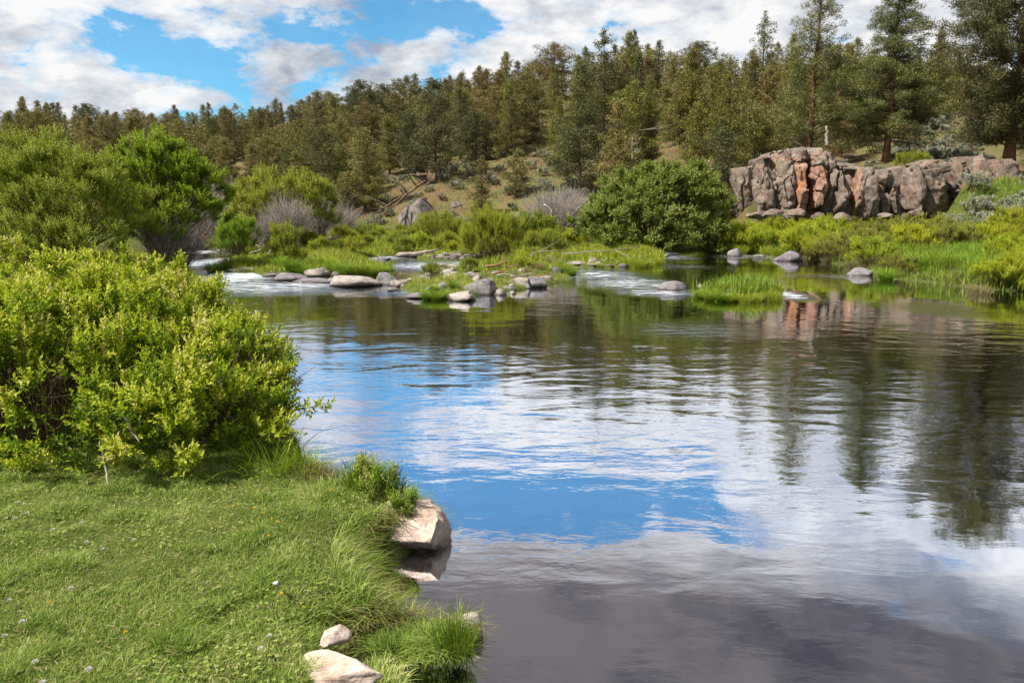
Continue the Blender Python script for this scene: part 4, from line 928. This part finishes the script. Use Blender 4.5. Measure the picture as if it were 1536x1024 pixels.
rock_at(500, 1036, 150, 30, 'flat pale slab of rock at the bottom edge of the lawn', 'pink_stone', depth=.5, z=.17, rot=-.45, name='boulder', group='rocks on the near bank', sub=6, cuts=10, sharp=.5)

# ---- driftwood
def log(pts, rad, label, mat='driftwood', name='driftwood_log', forks=0, seed=0, cat='driftwood', group=None, taper=.5):
    g = np.random.default_rng(seed + 3); pts = np.array(pts, float)
    t = np.linspace(0, 1, 9); tt = np.linspace(0, 1, len(pts)); Q = np.stack([np.interp(t, tt, pts[:, k]) for k in range(3)], 1)
    org = Q[0].copy(); Q = Q - org + g.normal(0, rad * .35, Q.shape)
    mb = MB(); tube(mb, Q, rad * (1 - (1 - taper) * t) * g.uniform(.85, 1.15, 9), 8)
    for i in range(forks):
        j = g.integers(2, 8); d = norm((Q[-1] - Q[0])[None])[0] + g.normal(0, .6, 3) + [0, 0, .35]; l = np.linalg.norm(Q[-1]) * g.uniform(.2, .45)
        tube(mb, [Q[j], Q[j] + d * l * .5 + g.normal(0, .03, 3), Q[j] + d * l], [rad * .5, rad * .35, rad * .12], 5)
    o = link(name, mb.mesh(name, M[mat], True), loc=org); return tag(o, label, cat, group)
def P3(px, py, Y): return pt(px, py, Y)
g = np.random.default_rng(99)
heap_labels = 'weathered grey brown log lying in the driftwood heap left of the feathery willow'
for i in range(16):
    a = g.uniform(0, 1); p0 = P3(622 + 70 * a, 389 - g.uniform(0, 9), 28.3 + g.uniform(0, .5)); dx = g.uniform(.7, 1.5)
    log([p0, (p0[0] + dx * .5, p0[1] + g.normal(0, .1), p0[2] + g.uniform(0, .1)), (p0[0] + dx, p0[1] + g.normal(0, .2), p0[2] + g.uniform(-.03, .2))], g.uniform(.025, .06), heap_labels, seed=i, group='logs in the driftwood heap')
log([P3(598, 384, 30), P3(650, 378, 30)], .09, 'thick pale log bridging onto the driftwood heap', seed=50)
log([P3(470, 364, 38), P3(508, 358, 38)], .11, 'dark plank like log lying tilted on the marsh grass', seed=51)
log([P3(727, 399, 24.5), P3(768, 400, 24.5)], .05, 'reddish barkless log across the middle island', 'red_wood', seed=52, forks=2)
log([P3(740, 412, 22), P3(757, 404, 22), P3(770, 398, 22)], .03, 'rusty brown branch sticking up from the middle island pile', 'red_wood', forks=3, seed=53)
log([P3(760, 427, 20.2), P3(790, 430, 20)], .04, 'dark red branch lying along the front of the rusty rock', 'red_wood', forks=2, seed=54)
for i in range(7):
    p0 = P3(g.uniform(752, 800), g.uniform(412, 424), g.uniform(20.3, 21.3)); dx = g.uniform(.4, .9) * g.choice([-1, 1])
    log([p0, (p0[0] + dx, p0[1] + g.normal(0, .2), p0[2] + g.uniform(-.08, .16))], g.uniform(.015, .03), 'brown stick tangled in the small debris pile at the right of the middle island', 'red_wood' if i % 2 else 'driftwood', seed=150 + i, forks=1, group='sticks in the small debris pile')
log([P3(763, 402, 26), P3(800, 380, 26.5), P3(815, 374, 27)], .028, 'pale forked branch leaning right of the feathery willow', 'driftwood', forks=4, seed=55)
log([P3(845, 381, 29), P3(910, 376, 29), P3(960, 370, 30)], .025, 'long thin pale pole lying across the grassy spit', 'driftwood', forks=2, seed=56)
log([P3(375, 380, 31), P3(395, 373, 31), P3(384, 367, 31)], .03, 'white forked driftwood on the left gravel island', 'grey_twig', forks=5, seed=57)
log([P3(400, 384, 31), P3(412, 366, 31)], .03, 'pale upright driftwood stub beside the white forked one', 'grey_twig', forks=2, seed=58)
log([P3(290, 378, 33), P3(300, 360, 33), P3(308, 350, 33)], .05, 'red brown root sticking out over the left channel', 'red_wood', forks=5, seed=59)
log([P3(815, 306, 40), P3(828, 318, 40), P3(826, 332, 40)], .06, 'broken white branch with an orange end below the leafless brush', 'grey_twig', forks=3, seed=60)
log([P3(640, 270, 56), P3(612, 290, 55.5), P3(580, 318, 55)], .11, 'mossy fallen trunk sliding down the slope beside the boulder', 'brown_twig', forks=9, seed=61, name='driftwood_log')
log([P3(655, 272, 56), P3(625, 262, 56)], .32, 'dark twisted root wad on top of the hillside boulder', 'bark', forks=9, seed=62, name='root_wad')
log([P3(600, 296, 55), P3(560, 322, 54)], .07, 'thin dead limb fanning out below the root wad', 'brown_twig', forks=7, seed=63)
log([P3(930, 212, 54), P3(955, 196, 54), P3(985, 192, 54), P3(992, 200, 54)], .03, 'arched pale dead bough above the big leafy bush', 'driftwood', forks=3, seed=64)
log([P3(905, 250, 52), P3(940, 220, 52), P3(960, 200, 52)], .035, 'grey fallen limb rising left above the big leafy bush', 'brown_twig', forks=3, seed=65)
log([P3(1240, 222, 46), P3(1240, 190, 46)], .12, 'grey broken stump standing on the highest part of the cliff', 'driftwood', seed=66, name='dead_stump')
log([P3(1205, 222, 47), P3(1195, 215, 47), P3(1186, 206, 47)], .08, 'dark curved dead limb beside the broken stump on the cliff', 'bark', seed=67)

# ---- sedges, islands, marsh
TF = [(one('sedge_tuft', MB(), M['sedge']), 1)] if False else []
for i in range(3):
    me = tuft_mesh(520, .55, .16, M['sedge'], 200 + i, w=.010); TF.append((link('sedge_tuft', me), 1))
RF = [(link('sedge_tuft', tuft_mesh(420, .42, .22, M['marsh'], 210 + i, bend=(.1, .7), w=.010)), 1) for i in range(2)]
g = np.random.default_rng(33)
STONES = [link('river_stone', rock_mesh(.3, .24, .12, 900 + i, M[m_], sub=3, cuts=9, sharp=.55, sink=.9, name='river_stone')) for i, m_ in enumerate(('tan_stone', 'grey_stone', 'basalt_river', 'tan_stone'))]
_used = set()
def stones(n, pxr, pyr, lb, s0=(.5, 1.5)):
    k = 0
    while k < n:
        x, y = gp(g.uniform(*pxr), g.uniform(*pyr)); z = gz(x, y)
        if not -.35 < z < .13: continue
        i = int(g.integers(4)); o = STONES[i] if i not in _used else STONES[i].copy()
        if i in _used: COL.objects.link(o)
        _used.add(i); place(o, x, y, g.uniform(*s0), g.uniform(0, 6.28), z=max(z, -.02)); tag(o, lb, 'stone', lb.replace('stone', 'stones')); k += 1
stones(46, (600, 850), (396, 450), 'small stone on the shore of the middle island')
stones(20, (330, 600), (380, 420), 'small stone along the left gravel island')
stones(10, (1035, 1175), (428, 452), 'small stone at the foot of the grassy islet', (.4, .8))
stones(14, (860, 1000), (385, 405), 'small stone edging the low grassy spit')
def tuft(pool, px, py, s, label, group, z=0.08):
    x, y = gp(px, py, z); t, _ = use_tree(pool, int(g.integers(len(pool)))); place(t, x, y, s, g.uniform(0, 6.28), z=max(gz(x, y), 0.0)); return tag(t, label, 'grass', group)
for (px, py, s) in [(420, 404, 1.0), (437, 408, 1.0), (455, 409, 1.0), (500, 409, 1.0), (520, 411, 1.1), (538, 411, 1.1), (556, 411, 1.1), (572, 409, .9), (488, 404, 1.1), (470, 404, .9), (405, 400, .9), (392, 398, .8), (333, 402, .9), (318, 405, .9), (345, 400, .8)]:
    tuft(TF, px, py, s, 'arching green sedge clump on the front edge of the left gravel island', 'sedge clumps edging the left gravel island')
for (px, py, s) in [(640, 444, .55), (655, 445, .6), (668, 443, .55), (650, 438, .5), (630, 440, .5), (680, 438, .5)]:
    tuft(TF, px, py, s, 'vivid green sedge at the water left of the big dark boulder', 'sedges left of the big dark boulder')
for (px, py, s) in [(1050, 442, .55), (1065, 446, .6), (1082, 447, .6), (1070, 438, .55), (1095, 448, .5)]:
    tuft(TF, px, py, s, 'dark green drooping sedge on the left half of the grassy islet', 'drooping sedges on the grassy islet')
for (px, py, s) in [(1105, 447, .6), (1118, 449, .6), (1132, 448, .65), (1145, 446, .7), (1156, 442, .7), (1163, 440, .8), (1160, 447, .7), (1110, 438, .6), (1135, 436, .7), (1148, 438, .8), (1090, 436, .6), (1122, 443, .6)]:
    tuft(RF, px, py, s, 'upright pale yellow green grass on the right half of the grassy islet', 'upright grasses on the grassy islet')
for (px, py, s) in [(940, 397, 1.1), (955, 399, 1.1), (970, 398, 1.0), (985, 394, .9), (925, 390, .9), (912, 388, .9), (900, 398, .5), (955, 388, 1.2), (935, 384, 1.1), (965, 384, 1.1), (885, 384, .8)]:
    tuft(RF, px, py, s, 'yellow green grass clump on the low spit in front of the huge bush', 'grass clumps on the low spit')
for (px, py, s) in [(842, 408, .9), (850, 407, .9), (858, 410, .7)]:
    tuft(TF, px, py, s, 'round dark green rush clump at the right end of the middle island', 'rush clumps at the right end of the middle island')
DT = [(link('dry_grass_tuft', tuft_mesh(260, .4, .2, M['dry'], 230, bend=(.2, .9), w=.008, name='dry_grass_tuft')), 1)]
for (px, py, s) in [(665, 400, .9), (672, 408, .7), (790, 412, .8), (808, 408, .9), (775, 415, .6), (825, 398, .9), (700, 398, .5)]:
    tuft(DT, px, py, s, 'dry straw coloured weed tuft among the stones of the middle island', 'dry tufts on the middle island')
for (px, py, s) in [(1400, 405, 1.0), (1420, 408, 1.1), (1440, 412, 1.0), (1462, 428, .9), (1350, 408, .8), (1475, 430, .8), (1335, 404, .7), (1240, 386, .8), (1275, 392, .8), (1290, 396, .7)]:
    tuft(DT, px, py, s, 'dry brown grass hanging over the right bank edge', 'dry grass hanging over the right bank edge', z=.2)

def scatter_blades(name, region, n, h, w, mat, label, cat, bend=(.1, .7), hfac=None, seg=2, tint=.5, sd=.2, minz=0.03, kind='stuff', trim=None):
    """region: sampler(n) -> x, y"""
    x, y = region(n); z = hfun(x, y); ok = z > minz
    if trim is not None: ok &= trim(x, y)
    x, y, z = x[ok], y[ok], z[ok]; n = len(x)
    a = rng.uniform(0, 6.28, n); D = np.stack([np.cos(a), np.sin(a), np.zeros(n)], 1)
    H = rng.uniform(*h, n) * (hfac(x, y) if hfac else 1)
    mb = MB(); blades(mb, np.stack([x, y, z - .01], 1), D, H, w, rng.uniform(*bend, n), np.clip(tint + rng.normal(0, sd, n), 0, 1), seg)
    return tag(one(name, mb, mat), label, cat, kind=kind)
def pixregion(pxr, Yr, power=1.0):
    def f(n):
        px = rng.uniform(*pxr, n); Y = Yr[0] + (Yr[1] - Yr[0]) * rng.uniform(0, 1, n) ** power; return (px - 768) / 1115 * Y, Y
    return f
patchy = lambda x, y: 0.45 + 0.9 * smooth(-.5, .6, fbm(np.c_[x, y], .5, 77, 3))
scatter_blades('marsh_grass', pixregion((240, 1110), (24, 55), 1.0), 130000, (.15, .42), .022, M['marsh'], 'yellow green marsh grass covering the flats behind the islands', 'grass', hfac=patchy)
scatter_blades('island_grass', pixregion((590, 1180), (16, 24)), 60000, (.05, .2), .009, M['marsh'], 'short pale grass on the middle island and islet', 'grass', hfac=lambda x, y: patchy(x, y), tint=.62, sd=.25, trim=lambda x, y: fbm(np.c_[x, y], 1.3, 17, 3) > .12)
scatter_blades('bank_grass', pixregion((1000, 1650), (14, 43)), 110000, (.2, .5), .020, M['sedge'], 'tall lush grass between the shrubs of the right bank', 'grass', hfac=patchy, trim=lambda x, y: y < CLIFF_Y, tint=.6)
scatter_blades('hill_grass', pixregion((250, 1100), (50, 90)), 60000, (.12, .35), .03, M['dry'], 'thin dry grass on the foot of the wooded hill', 'grass', tint=.15, trim=lambda x, y: fbm(np.c_[x, y], .25, 91, 3) > -.15)
scatter_blades('shelf_grass', pixregion((1130, 1650), (44.5, 90)), 20000, (.12, .3), .03, M['dry'], 'thin dry grass on the shelf behind the cliff', 'grass', tint=.15, trim=lambda x, y: fbm(np.c_[x, y], .25, 91, 3) > 0)
# right bank tall green grasses as countable clumps
for (px, py, s) in [(1345, 395, 1.2), (1365, 398, 1.3), (1385, 402, 1.3), (1405, 402, 1.4), (1425, 405, 1.4), (1445, 405, 1.3), (1465, 410, 1.2), (1375, 386, 1.3), (1410, 388, 1.3), (1440, 388, 1.3), (1480, 400, 1.2), (1330, 408, 1.0), (1465, 395, 1.3)]:
    tuft(TF, px, py, s, 'lush green grass clump on the right bank, right of the flat pale rock', 'lush grass clumps right of the flat pale rock', z=.25)
for (px, py, s) in [(1050, 368, 1.5), (1070, 372, 1.5), (1090, 374, 1.5), (1110, 375, 1.5), (1130, 374, 1.4), (1150, 376, 1.4), (1165, 378, 1.3), (1060, 362, 1.5), (1100, 364, 1.5), (1135, 366, 1.4)]:
    tuft(RF, px, py, s, 'pale green reed clump at the far shore between huge bush and shrubs', 'reed clumps at the far shore', z=.2)

# ---- low green bushes scattered over the marsh
LB = [(shrub('marsh_shrub', [(0, 0, .3, .5, .5, .38)], M[m_], M['brown_twig'], 240 + i, n=260, nstem=10, length=(.18, .34), nl=8, leaf=.08, lw=.3, up=1.0, fold=0, tint0=.35), 1) for i, m_ in enumerate(('willow_yellow', 'willow', 'bank_shrub'))]
g = np.random.default_rng(55)
for (n, pxr, Yr, md, lb) in [(16, (300, 450), (36, 50), 1.6, 'low green bush on the flat around the round willow'), (26, (450, 640), (33, 52), 1.7, 'low yellow green bush on the marsh left of the log heap'),
                             (22, (640, 860), (33, 52), 1.8, 'low green bush on the marsh behind the feathery willow'), (5, (590, 860), (22, 27), .9, 'weedy little bush on the middle island')]:
    for (x, y) in scatter(n, pxr, Yr, md, cond=lambda x, y: gz(x, y) > .06):
        t, _ = use_tree(LB, int(g.integers(3))); place(t, x, y, g.uniform(.7, 1.35) * (.6 if y < 28 else 1), g.uniform(0, 6.28)); tag(t, lb, 'shrub', lb.replace('bush', 'bushes'))

# ================================================================== NEAR BANK
def near_region(n):
    Y = 1.9 + 7.5 * rng.uniform(0, 1, n) ** 1.5; x = rng.uniform(-0.80, -0.02, n) * Y; return x, Y
def lawn_h(x, y):
    dA = sdist(x, y, POLY_A); e = np.exp(-np.clip(dA, 0, 1) / .16)
    return (0.7 + .5 * smooth(-.5, .7, fbm(np.c_[x, y], 3.6, 88, 3)) + 1.1 * smooth(.25, .6, fbm(np.c_[x, y], 5.0, 89, 2))) * (1 + .8 * e) * (1 + .5 * smooth(4.2, 5.2, y))
scatter_blades('lawn_grass', near_region, 560000, (.015, .040), .0042, M['lawn'], 'short mown green grass with dry bits on the near bank', 'grass', bend=(.2, 1.2), hfac=lawn_h, seg=2, tint=.42, sd=.2, minz=.06)
n = 9000; x, y = near_region(n); z = hfun(x, y); ok = z > .1; x, y, z = x[ok], y[ok], z[ok]; n = len(x); a = rng.uniform(0, 6.28, n); mb = MB()
leaves(mb, np.stack([x, y, z + rng.uniform(.012, .04, n)], 1), np.stack([np.cos(a), np.sin(a), rng.normal(0, .12, n)], 1), np.tile([0, 0, 1.0], (n, 1)), rng.uniform(.02, .07, n), .0035, np.clip(.6 + rng.normal(0, .3, n), 0, 1))
tag(one('dry_straw', mb, M['dry']), 'dry straw bits lying in the lawn', 'straw', kind='stuff')
# clover leaves and weeds in the lawn
n = 5000; x, y = near_region(n); z = hfun(x, y); ok = (z > .1) & (fbm(np.c_[x, y], 1.1, 61, 3) > -.1); x, y, z = x[ok], y[ok], z[ok]; n = len(x); mb = MB()
Pc = np.stack([x, y, z + rng.uniform(.01, .045, n)], 1); a0 = rng.uniform(0, 6.28, n)
for k in range(3):
    a = a0 + k * 2.094; A = np.stack([np.cos(a), np.sin(a), rng.uniform(-.1, .5, n)], 1); leaves(mb, Pc, A, np.tile([0, 0, 1.0], (n, 1)), 0.011, .009, np.clip(.6 + rng.normal(0, .15, n), 0, 1))
tag(one('clover_leaves', mb, M['lawn']), 'small clover and weed leaves mixed in the lawn', 'ground cover', kind='stuff')
M['white_petal'] = simple('white_petal', (.62, .60, .55), (.82, .80, .76), 20, bump=0); M['yellow_petal'] = simple('yellow_petal', (.75, .50, .02), (.85, .62, .05), 20, bump=0)
def flower_proto(kind, mat, r, petals):
    t = empty(kind); st = MB(); tube(st, [(0, 0, 0), (.004, 0, .03), (.002, .003, .055)], [.0012, .001, .001], 4); link('stem', st.mesh('stem', M['lawn']), t)
    hb = MB(); g = np.random.default_rng(3); u = rdir(petals, g); u[:, 2] = np.abs(u[:, 2])
    leaves(hb, np.array([.002, .003, .055]) + u * r * .25, u + [0, 0, .2], rdir(petals, g), r, r * .45, .5, .2); link('flower_head', hb.mesh('flower_head', mat), t); return t
cf = flower_proto('clover_flower', M['white_petal'], .011, 46); yf = flower_proto('yellow_flower', M['yellow_petal'], .009, 16)
for pool, pts, lb, gr in (([(cf, 1)], [(24, 748), (36, 750), (40, 769), (8, 777), (23, 778), (78, 792), (121, 781), (128, 806), (199, 802), (153, 814), (14, 889), (31, 922), (50, 980), (6, 940), (60, 1010), (105, 873), (402, 925), (130, 985), (388, 946)], 'tiny white clover blossom in the lawn', 'white clover blossoms'),
                      ([(yf, 1)], [(387, 736), (379, 750), (349, 749), (393, 755), (406, 762), (417, 769), (402, 786), (74, 892), (186, 929), (552, 847), (420, 865), (454, 868), (602, 862), (498, 720)], 'tiny yellow flower in the grass of the near bank', 'yellow flowers')):
    for (px, py) in pts:
        x, y = gp(px, py, .36); t, _ = use_tree(pool, 0); place(t, x, y, rng.uniform(.85, 1.1), rng.uniform(0, 6)); tag(t, lb, 'flower', gr)
ft = MB(); sp = np.linspace(0, 1, 12)
for sgn in (-1, 1):
    V = np.concatenate([np.stack([sp * .085, np.zeros(12), .004 + .012 * np.sin(sp * 3)], 1), np.stack([sp * .085, sgn * .013 * np.sin(np.clip(sp * 1.1, 0, 1) * math.pi) ** .6, .012 + .012 * np.sin(sp * 3)], 1)])
    ft.add(V, quads=[(i, i + 1, i + 13, i + 12) for i in range(11)], tint=np.tile(sp, 2))
mf, nt, out = newmat('black_and_white_feather'); at = N(nt, 'ShaderNodeAttribute', attribute_name='tint'); p = N(nt, 'ShaderNodeBsdfPrincipled', Roughness=.6)
L(nt, ramp(nt, at.outputs['Fac'], [(.38, (.75, .75, .76)), (.5, (.03, .025, .025))]), p.inputs['Base Color']); L(nt, p.outputs[0], out.inputs[0])
x, y = gp(410, 842, .4); f = link('feather', ft.mesh('feather', mf)); f.location = (x, y, gz(x, y) + .06); f.rotation_euler = (.25, .0, -.95); f.scale = (.9,) * 3; tag(f, 'small white and black feather dropped on the lawn', 'feather')

# ---- the big near shrub
GB = .33
NL = [(-4.5, 6.4, .70, 1.4, 1.2, .82), (-3.5, 6.2, .72, 1.2, 1.1, .78), (-2.75, 5.9, .58, .85, .95, .64), (-2.35, 5.35, .46, .62, .7, .46), (-3.5, 5.4, .65, 1.1, .72, .68), (-2.7, 5.0, .48, .7, .45, .45), (-4.6, 5.3, .66, 1.0, .8, .72)]
g = np.random.default_rng(900); nb = empty('leafy_shrub', (-3.2, 5.9, 0)); tag(nb, 'large sprawling yellow green shrub on the near bank with leaves down to the lawn', 'shrub')
org = np.array([-3.2, 5.9, 0]); LL = [(a - org[0], b - org[1], c, d, e, f) for a, b, c, d, e, f in NL]
cr = MB(); st = MB()
def gap(P):     # the dark hollow low on the left where dead stems show
    W = P + org; return ~(((W[:, 0] + 3.05) / .22) ** 2 + ((W[:, 2] - .78) / .13) ** 2 + ((W[:, 1] - 4.7) / .6) ** 2 < 1)
P, Nn, ct = clump_pts(LL, 10500, g, rag=.15, per=15, shell=(.86, 1.04), lower=-.55)
k = gap(P) & (P[:, 2] > .36); P, Nn, ct = P[k], Nn[k], ct[k]
shoots(cr, st, P, Nn, g, length=(.10, .24), nl=13, leaf=.047, lw=.40, up=.5, spread=.85, tint0=.42 + ct * 1.3, fold=.2, wild=.6, tipbright=.45)
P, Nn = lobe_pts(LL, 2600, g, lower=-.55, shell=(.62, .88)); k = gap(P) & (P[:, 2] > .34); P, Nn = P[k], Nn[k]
shoots(cr, st, P, Nn, g, length=(.14, .26), nl=11, leaf=.046, lw=.34, up=.6, tint0=.2, fold=.22, wild=.5, tipbright=.2)  # inner layer: darker leaf tint paints in shade for depth
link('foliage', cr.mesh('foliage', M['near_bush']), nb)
sb = MB(); P, _ = lobe_pts(LL, 420, g, shell=(.75, 1.0))
roots = np.array([(-1.1, .4, GB), (0, .1, GB), (.7, -.1, GB), (-.3, -.6, GB), (.5, .5, GB), (-1.4, -.4, GB)])
for p in P:
    r0 = roots[np.argmin(((roots - p)[:, :2] ** 2).sum(1))]; stems_from(sb, .12, [p], g, .008, root=r0)
P, Nn = lobe_pts(LL, 130, g, lower=-.3, shell=(.9, 1.0)); P, Nn = P[P[:, 2] > .4], Nn[P[:, 2] > .4]
for p_, n_ in zip(P, Nn):
    d_ = norm((n_ + g.normal(0, .6, 3) + [0, 0, .3])[None])[0]; l_ = g.uniform(.15, .4); tube(sb, [p_ - d_ * .25, p_ + g.normal(0, .01, 3), p_ + d_ * l_ * .5 + g.normal(0, .02, 3), p_ + d_ * l_], [.004, .0035, .0025, .001], 4, cap=False)
link('stems', sb.mesh('stems', M['brown_twig']), nb); link('shoot_stems', st.mesh('shoot_stems', M['brown_twig']), nb)
# long leafy shoots standing out of the shrub
def spray(pts, label=None, nl=46, leaf=.05, seed=0, tint0=.45):
    g = np.random.default_rng(seed); pts = np.array(pts, float) - org; t = np.linspace(0, 1, 14); tt = np.linspace(0, 1, len(pts))
    Q = np.stack([np.interp(t, tt, pts[:, k]) for k in range(3)], 1) + g.normal(0, .008, (14, 3)); s_ = MB(); c_ = MB(); tube(s_, Q, np.linspace(.006, .002, 14), 5)
    n = 34; f = np.linspace(.1, 1, n); C = np.stack([np.interp(f, t, Q[:, k]) for k in range(3)], 1); A = norm(np.gradient(C, axis=0))
    shoots(c_, s_, C + g.normal(0, .02, C.shape), A * .4 + rdir(n, g) * .9, g, length=(.06, .13), nl=7, leaf=leaf, lw=.33, up=.5, tint0=tint0, fold=.2)
    b = link('long_shoot', s_.mesh('long_shoot', M['brown_twig']), nb); link('shoot_leaves', c_.mesh('shoot_leaves', M['near_bush']), b)
spray([pt(170, 440, 6.6), pt(192, 400, 6.6), pt(186, 366, 6.6)], seed=1); spray([pt(235, 450, 6.5), pt(262, 405, 6.4), pt(272, 384, 6.4)], seed=2, tint0=.55)
spray([pt(380, 612, 5.3), pt(430, 620, 5.3), pt(496, 606, 5.3)], seed=3); spray([pt(10, 420, 6.4), pt(28, 385, 6.4), pt(22, 362, 6.4)], seed=4, tint0=.6)
spray([pt(330, 480, 6.2), pt(372, 500, 6.2), pt(405, 512, 6.2)], seed=5); spray([pt(380, 560, 5.8), pt(420, 560, 5.8), pt(440, 548, 5.8)], seed=6); spray([pt(270, 450, 6.8), pt(320, 430, 6.8), pt(332, 416, 6.8)], seed=7)
spray([pt(120, 420, 6.6), pt(150, 400, 6.6), pt(166, 384, 6.6)], seed=8); spray([pt(-10, 400, 6.0), pt(5, 378, 6.0), pt(4, 360, 6.0)], seed=9, tint0=.6)
# dead twigs at the shrub's foot
log([pt(150, 655, 4.65), pt(158, 700, 4.6), pt(165, 738, 4.45)], .009, 'pale dry twig hanging down from the shrub onto the lawn', 'driftwood', name='dry_twig', cat='twig', seed=70)
log([pt(185, 618, 4.6), pt(196, 645, 4.55), pt(210, 664, 4.5)], .007, 'bent straw coloured dead twig in front of the shrub', 'driftwood', name='dry_twig', cat='twig', seed=71)
log([pt(180, 722, 4.75), pt(215, 716, 4.8), pt(240, 716, 4.9)], .010, 'short fallen stick lying along the foot of the shrub', 'driftwood', name='dry_twig', cat='twig', seed=72)
log([pt(90, 728, 4.6), pt(120, 727, 4.6), pt(142, 728, 4.6)], .008, 'thin reddish stick lying in the grass below the shrub', 'red_wood', name='dry_twig', cat='twig', seed=73, forks=2)

scatter_blades('upstream_bank_grass', lambda n: ((lambda Y: ((rng.uniform(-.72, -.40, n)) * Y, Y))(rng.uniform(8.5, 33, n))), 90000, (.12, .4), .014, M['marsh'], 'tall rough grass on the left bank behind the near shrub', 'grass', hfac=patchy, bend=(.2, .9), tint=.45)
# ---- ragged fringes where the turf meets the water
def fringe(name, P, n, box, band, h, w, mat, label, bend, tint, sd=.2, zmin=-.05, cond=None):
    x = rng.uniform(box[0], box[1], n); y = rng.uniform(box[2], box[3], n); d = sdist(x, y, P); ok = (d > band[0]) & (d < band[1])
    if cond is not None: ok &= cond(x, y)
    for q_ in ((500, 975, .13), (495, 1036, .34), (600, 800, .24)):
        c_ = gp(q_[0], q_[1], .2); ok &= (x - c_[0]) ** 2 + (y - c_[1]) ** 2 > q_[2] ** 2
    x, y = x[ok], y[ok]; e = .05; z = np.maximum(hfun(x, y), zmin); gx = sdist(x + e, y, P) - sdist(x - e, y, P); gy = sdist(x, y + e, P) - sdist(x, y - e, P)
    D = norm(-np.stack([gx, gy, np.zeros(len(x))], 1) + rdir(len(x)) * [1.6, 1.6, 0] * e * 2); n = len(x)
    mb = MB(); blades(mb, np.stack([x, y, z - .01], 1), D, rng.uniform(*h, n) * (.5 + .8 * smooth(-.4, .5, fbm(np.c_[x, y], 3.0 if h[1] < .3 else .6, 45, 2))), w, rng.uniform(*bend, n), np.clip(tint + rng.normal(0, sd, n), 0, 1), 3)
    return tag(one(name, mb, mat), label, 'grass', kind='stuff')
fringe('edge_grass', POLY_A, 150000, (-2.6, .1, 1.6, 6.0), (-.03, .16), (.03, .14), .0045, M['lawn'], 'ragged grass hanging over the edge of the near bank', (.2, 1.7), .45, .28)
fringe('dead_edge_grass', POLY_A, 110000, (-2.6, .1, 1.6, 6.0), (-.04, .10), (.04, .13), .0035, M['dry'], 'dead brown grass under the edge of the near bank', (.6, 2.0), .25)
fringe('dry_bank_grass', POLY_B, 60000, (4, 26, 12, 40), (-.15, .7), (.2, .55), .016, M['dry'], 'dead brown stems hanging along the waterline of the right bank', (.4, 1.8), .3, cond=lambda x, y: x / y > .38)
# ---- bank edge plants
def edge_tuft(px, py, n, h, r, mat, label, seed, z=.3, **kw):
    x, y = gp(px, py, z); o = link('grass_tuft', tuft_mesh(n, h, r, M[mat], seed, name='grass_tuft', **kw), loc=(x, y, max(gz(x, y) - .02, .1))); return tag(o, label, 'grass')
edge_tuft(682, 905, 300, .24, .09, 'sedge', 'stiff thin rushes standing on the tip of the near bank over the water', 301, bend=(.05, .5), w=.0028, tint0=.15)
edge_tuft(655, 920, 900, .09, .12, 'lawn', 'shaggy drooping grass skirt on the tip of the near bank', 302, bend=(.5, 1.6), w=.004, tint0=.3, z=.22)
edge_tuft(600, 932, 900, .07, .14, 'lawn', 'shaggy grass overhanging the small bay at the bottom', 303, bend=(.5, 1.6), w=.004, tint0=.35, z=.2)
edge_tuft(560, 950, 500, .08, .12, 'lawn', 'short weedy grass above the notch with the weathered stone', 304, bend=(.4, 1.2), w=.005, tint0=.6)
edge_tuft(452, 690, 420, .28, .16, 'sedge', 'tall dry tipped grass at the water end of the large shrub', 305, bend=(.2, 1.0), w=.006, tint0=.6)
edge_tuft(405, 690, 170, .36, .2, 'sedge', 'long bladed grass growing through the right side of the shrub', 306, bend=(.3, 1.1), w=.008, tint0=.4)
edge_tuft(478, 700, 500, .22, .12, 'dry', 'thin brown grass at the shoreline beside the shrub end', 307, bend=(.2, .9), w=.004, tint0=.5)
edge_tuft(545, 715, 500, .28, .12, 'sedge', 'mixed upright grass behind the leafy plant on the bank', 308, bend=(.1, .6), w=.005, tint0=.4)
edge_tuft(520, 800, 600, .14, .14, 'sedge', 'ragged dark grass left of the pinkish boulder', 309, bend=(.4, 1.3), w=.005, tint0=.35)
edge_tuft(500, 725, 500, .16, .2, 'lawn', 'tangled low grass between the shrub and the leafy plant', 310, bend=(.3, 1.2), w=.005, tint0=.6)
for i, (px, py, s, lb) in enumerate([(598, 744, .75, 'leafy green plant with reddish tips growing over the pinkish boulder'), (572, 735, 1.0, 'taller leafy plant just left of the reddish tipped one'), (548, 722, .95, 'green willowherb like plant behind the boulder'), (640, 748, .5, 'small reddish brown plant on the boulder end')]):
    x, y = gp(px, py, .3); t = shrub('leafy_plant', [(0, 0, .10, .13, .11, .12)], M['sedge'] if i != 3 else M['bank_brown'], M['brown_twig'], 320 + i, n=90, inner=.4, nstem=14, stem_r=.003, root_r=.03, length=(.08, .17), nl=11, leaf=.032, lw=.26, up=1.4, tint0=.5 + .1 * i, fold=.2)
    place(t, x, y, s, z=gz(x, y) - .02); tag(t, lb, 'plant')
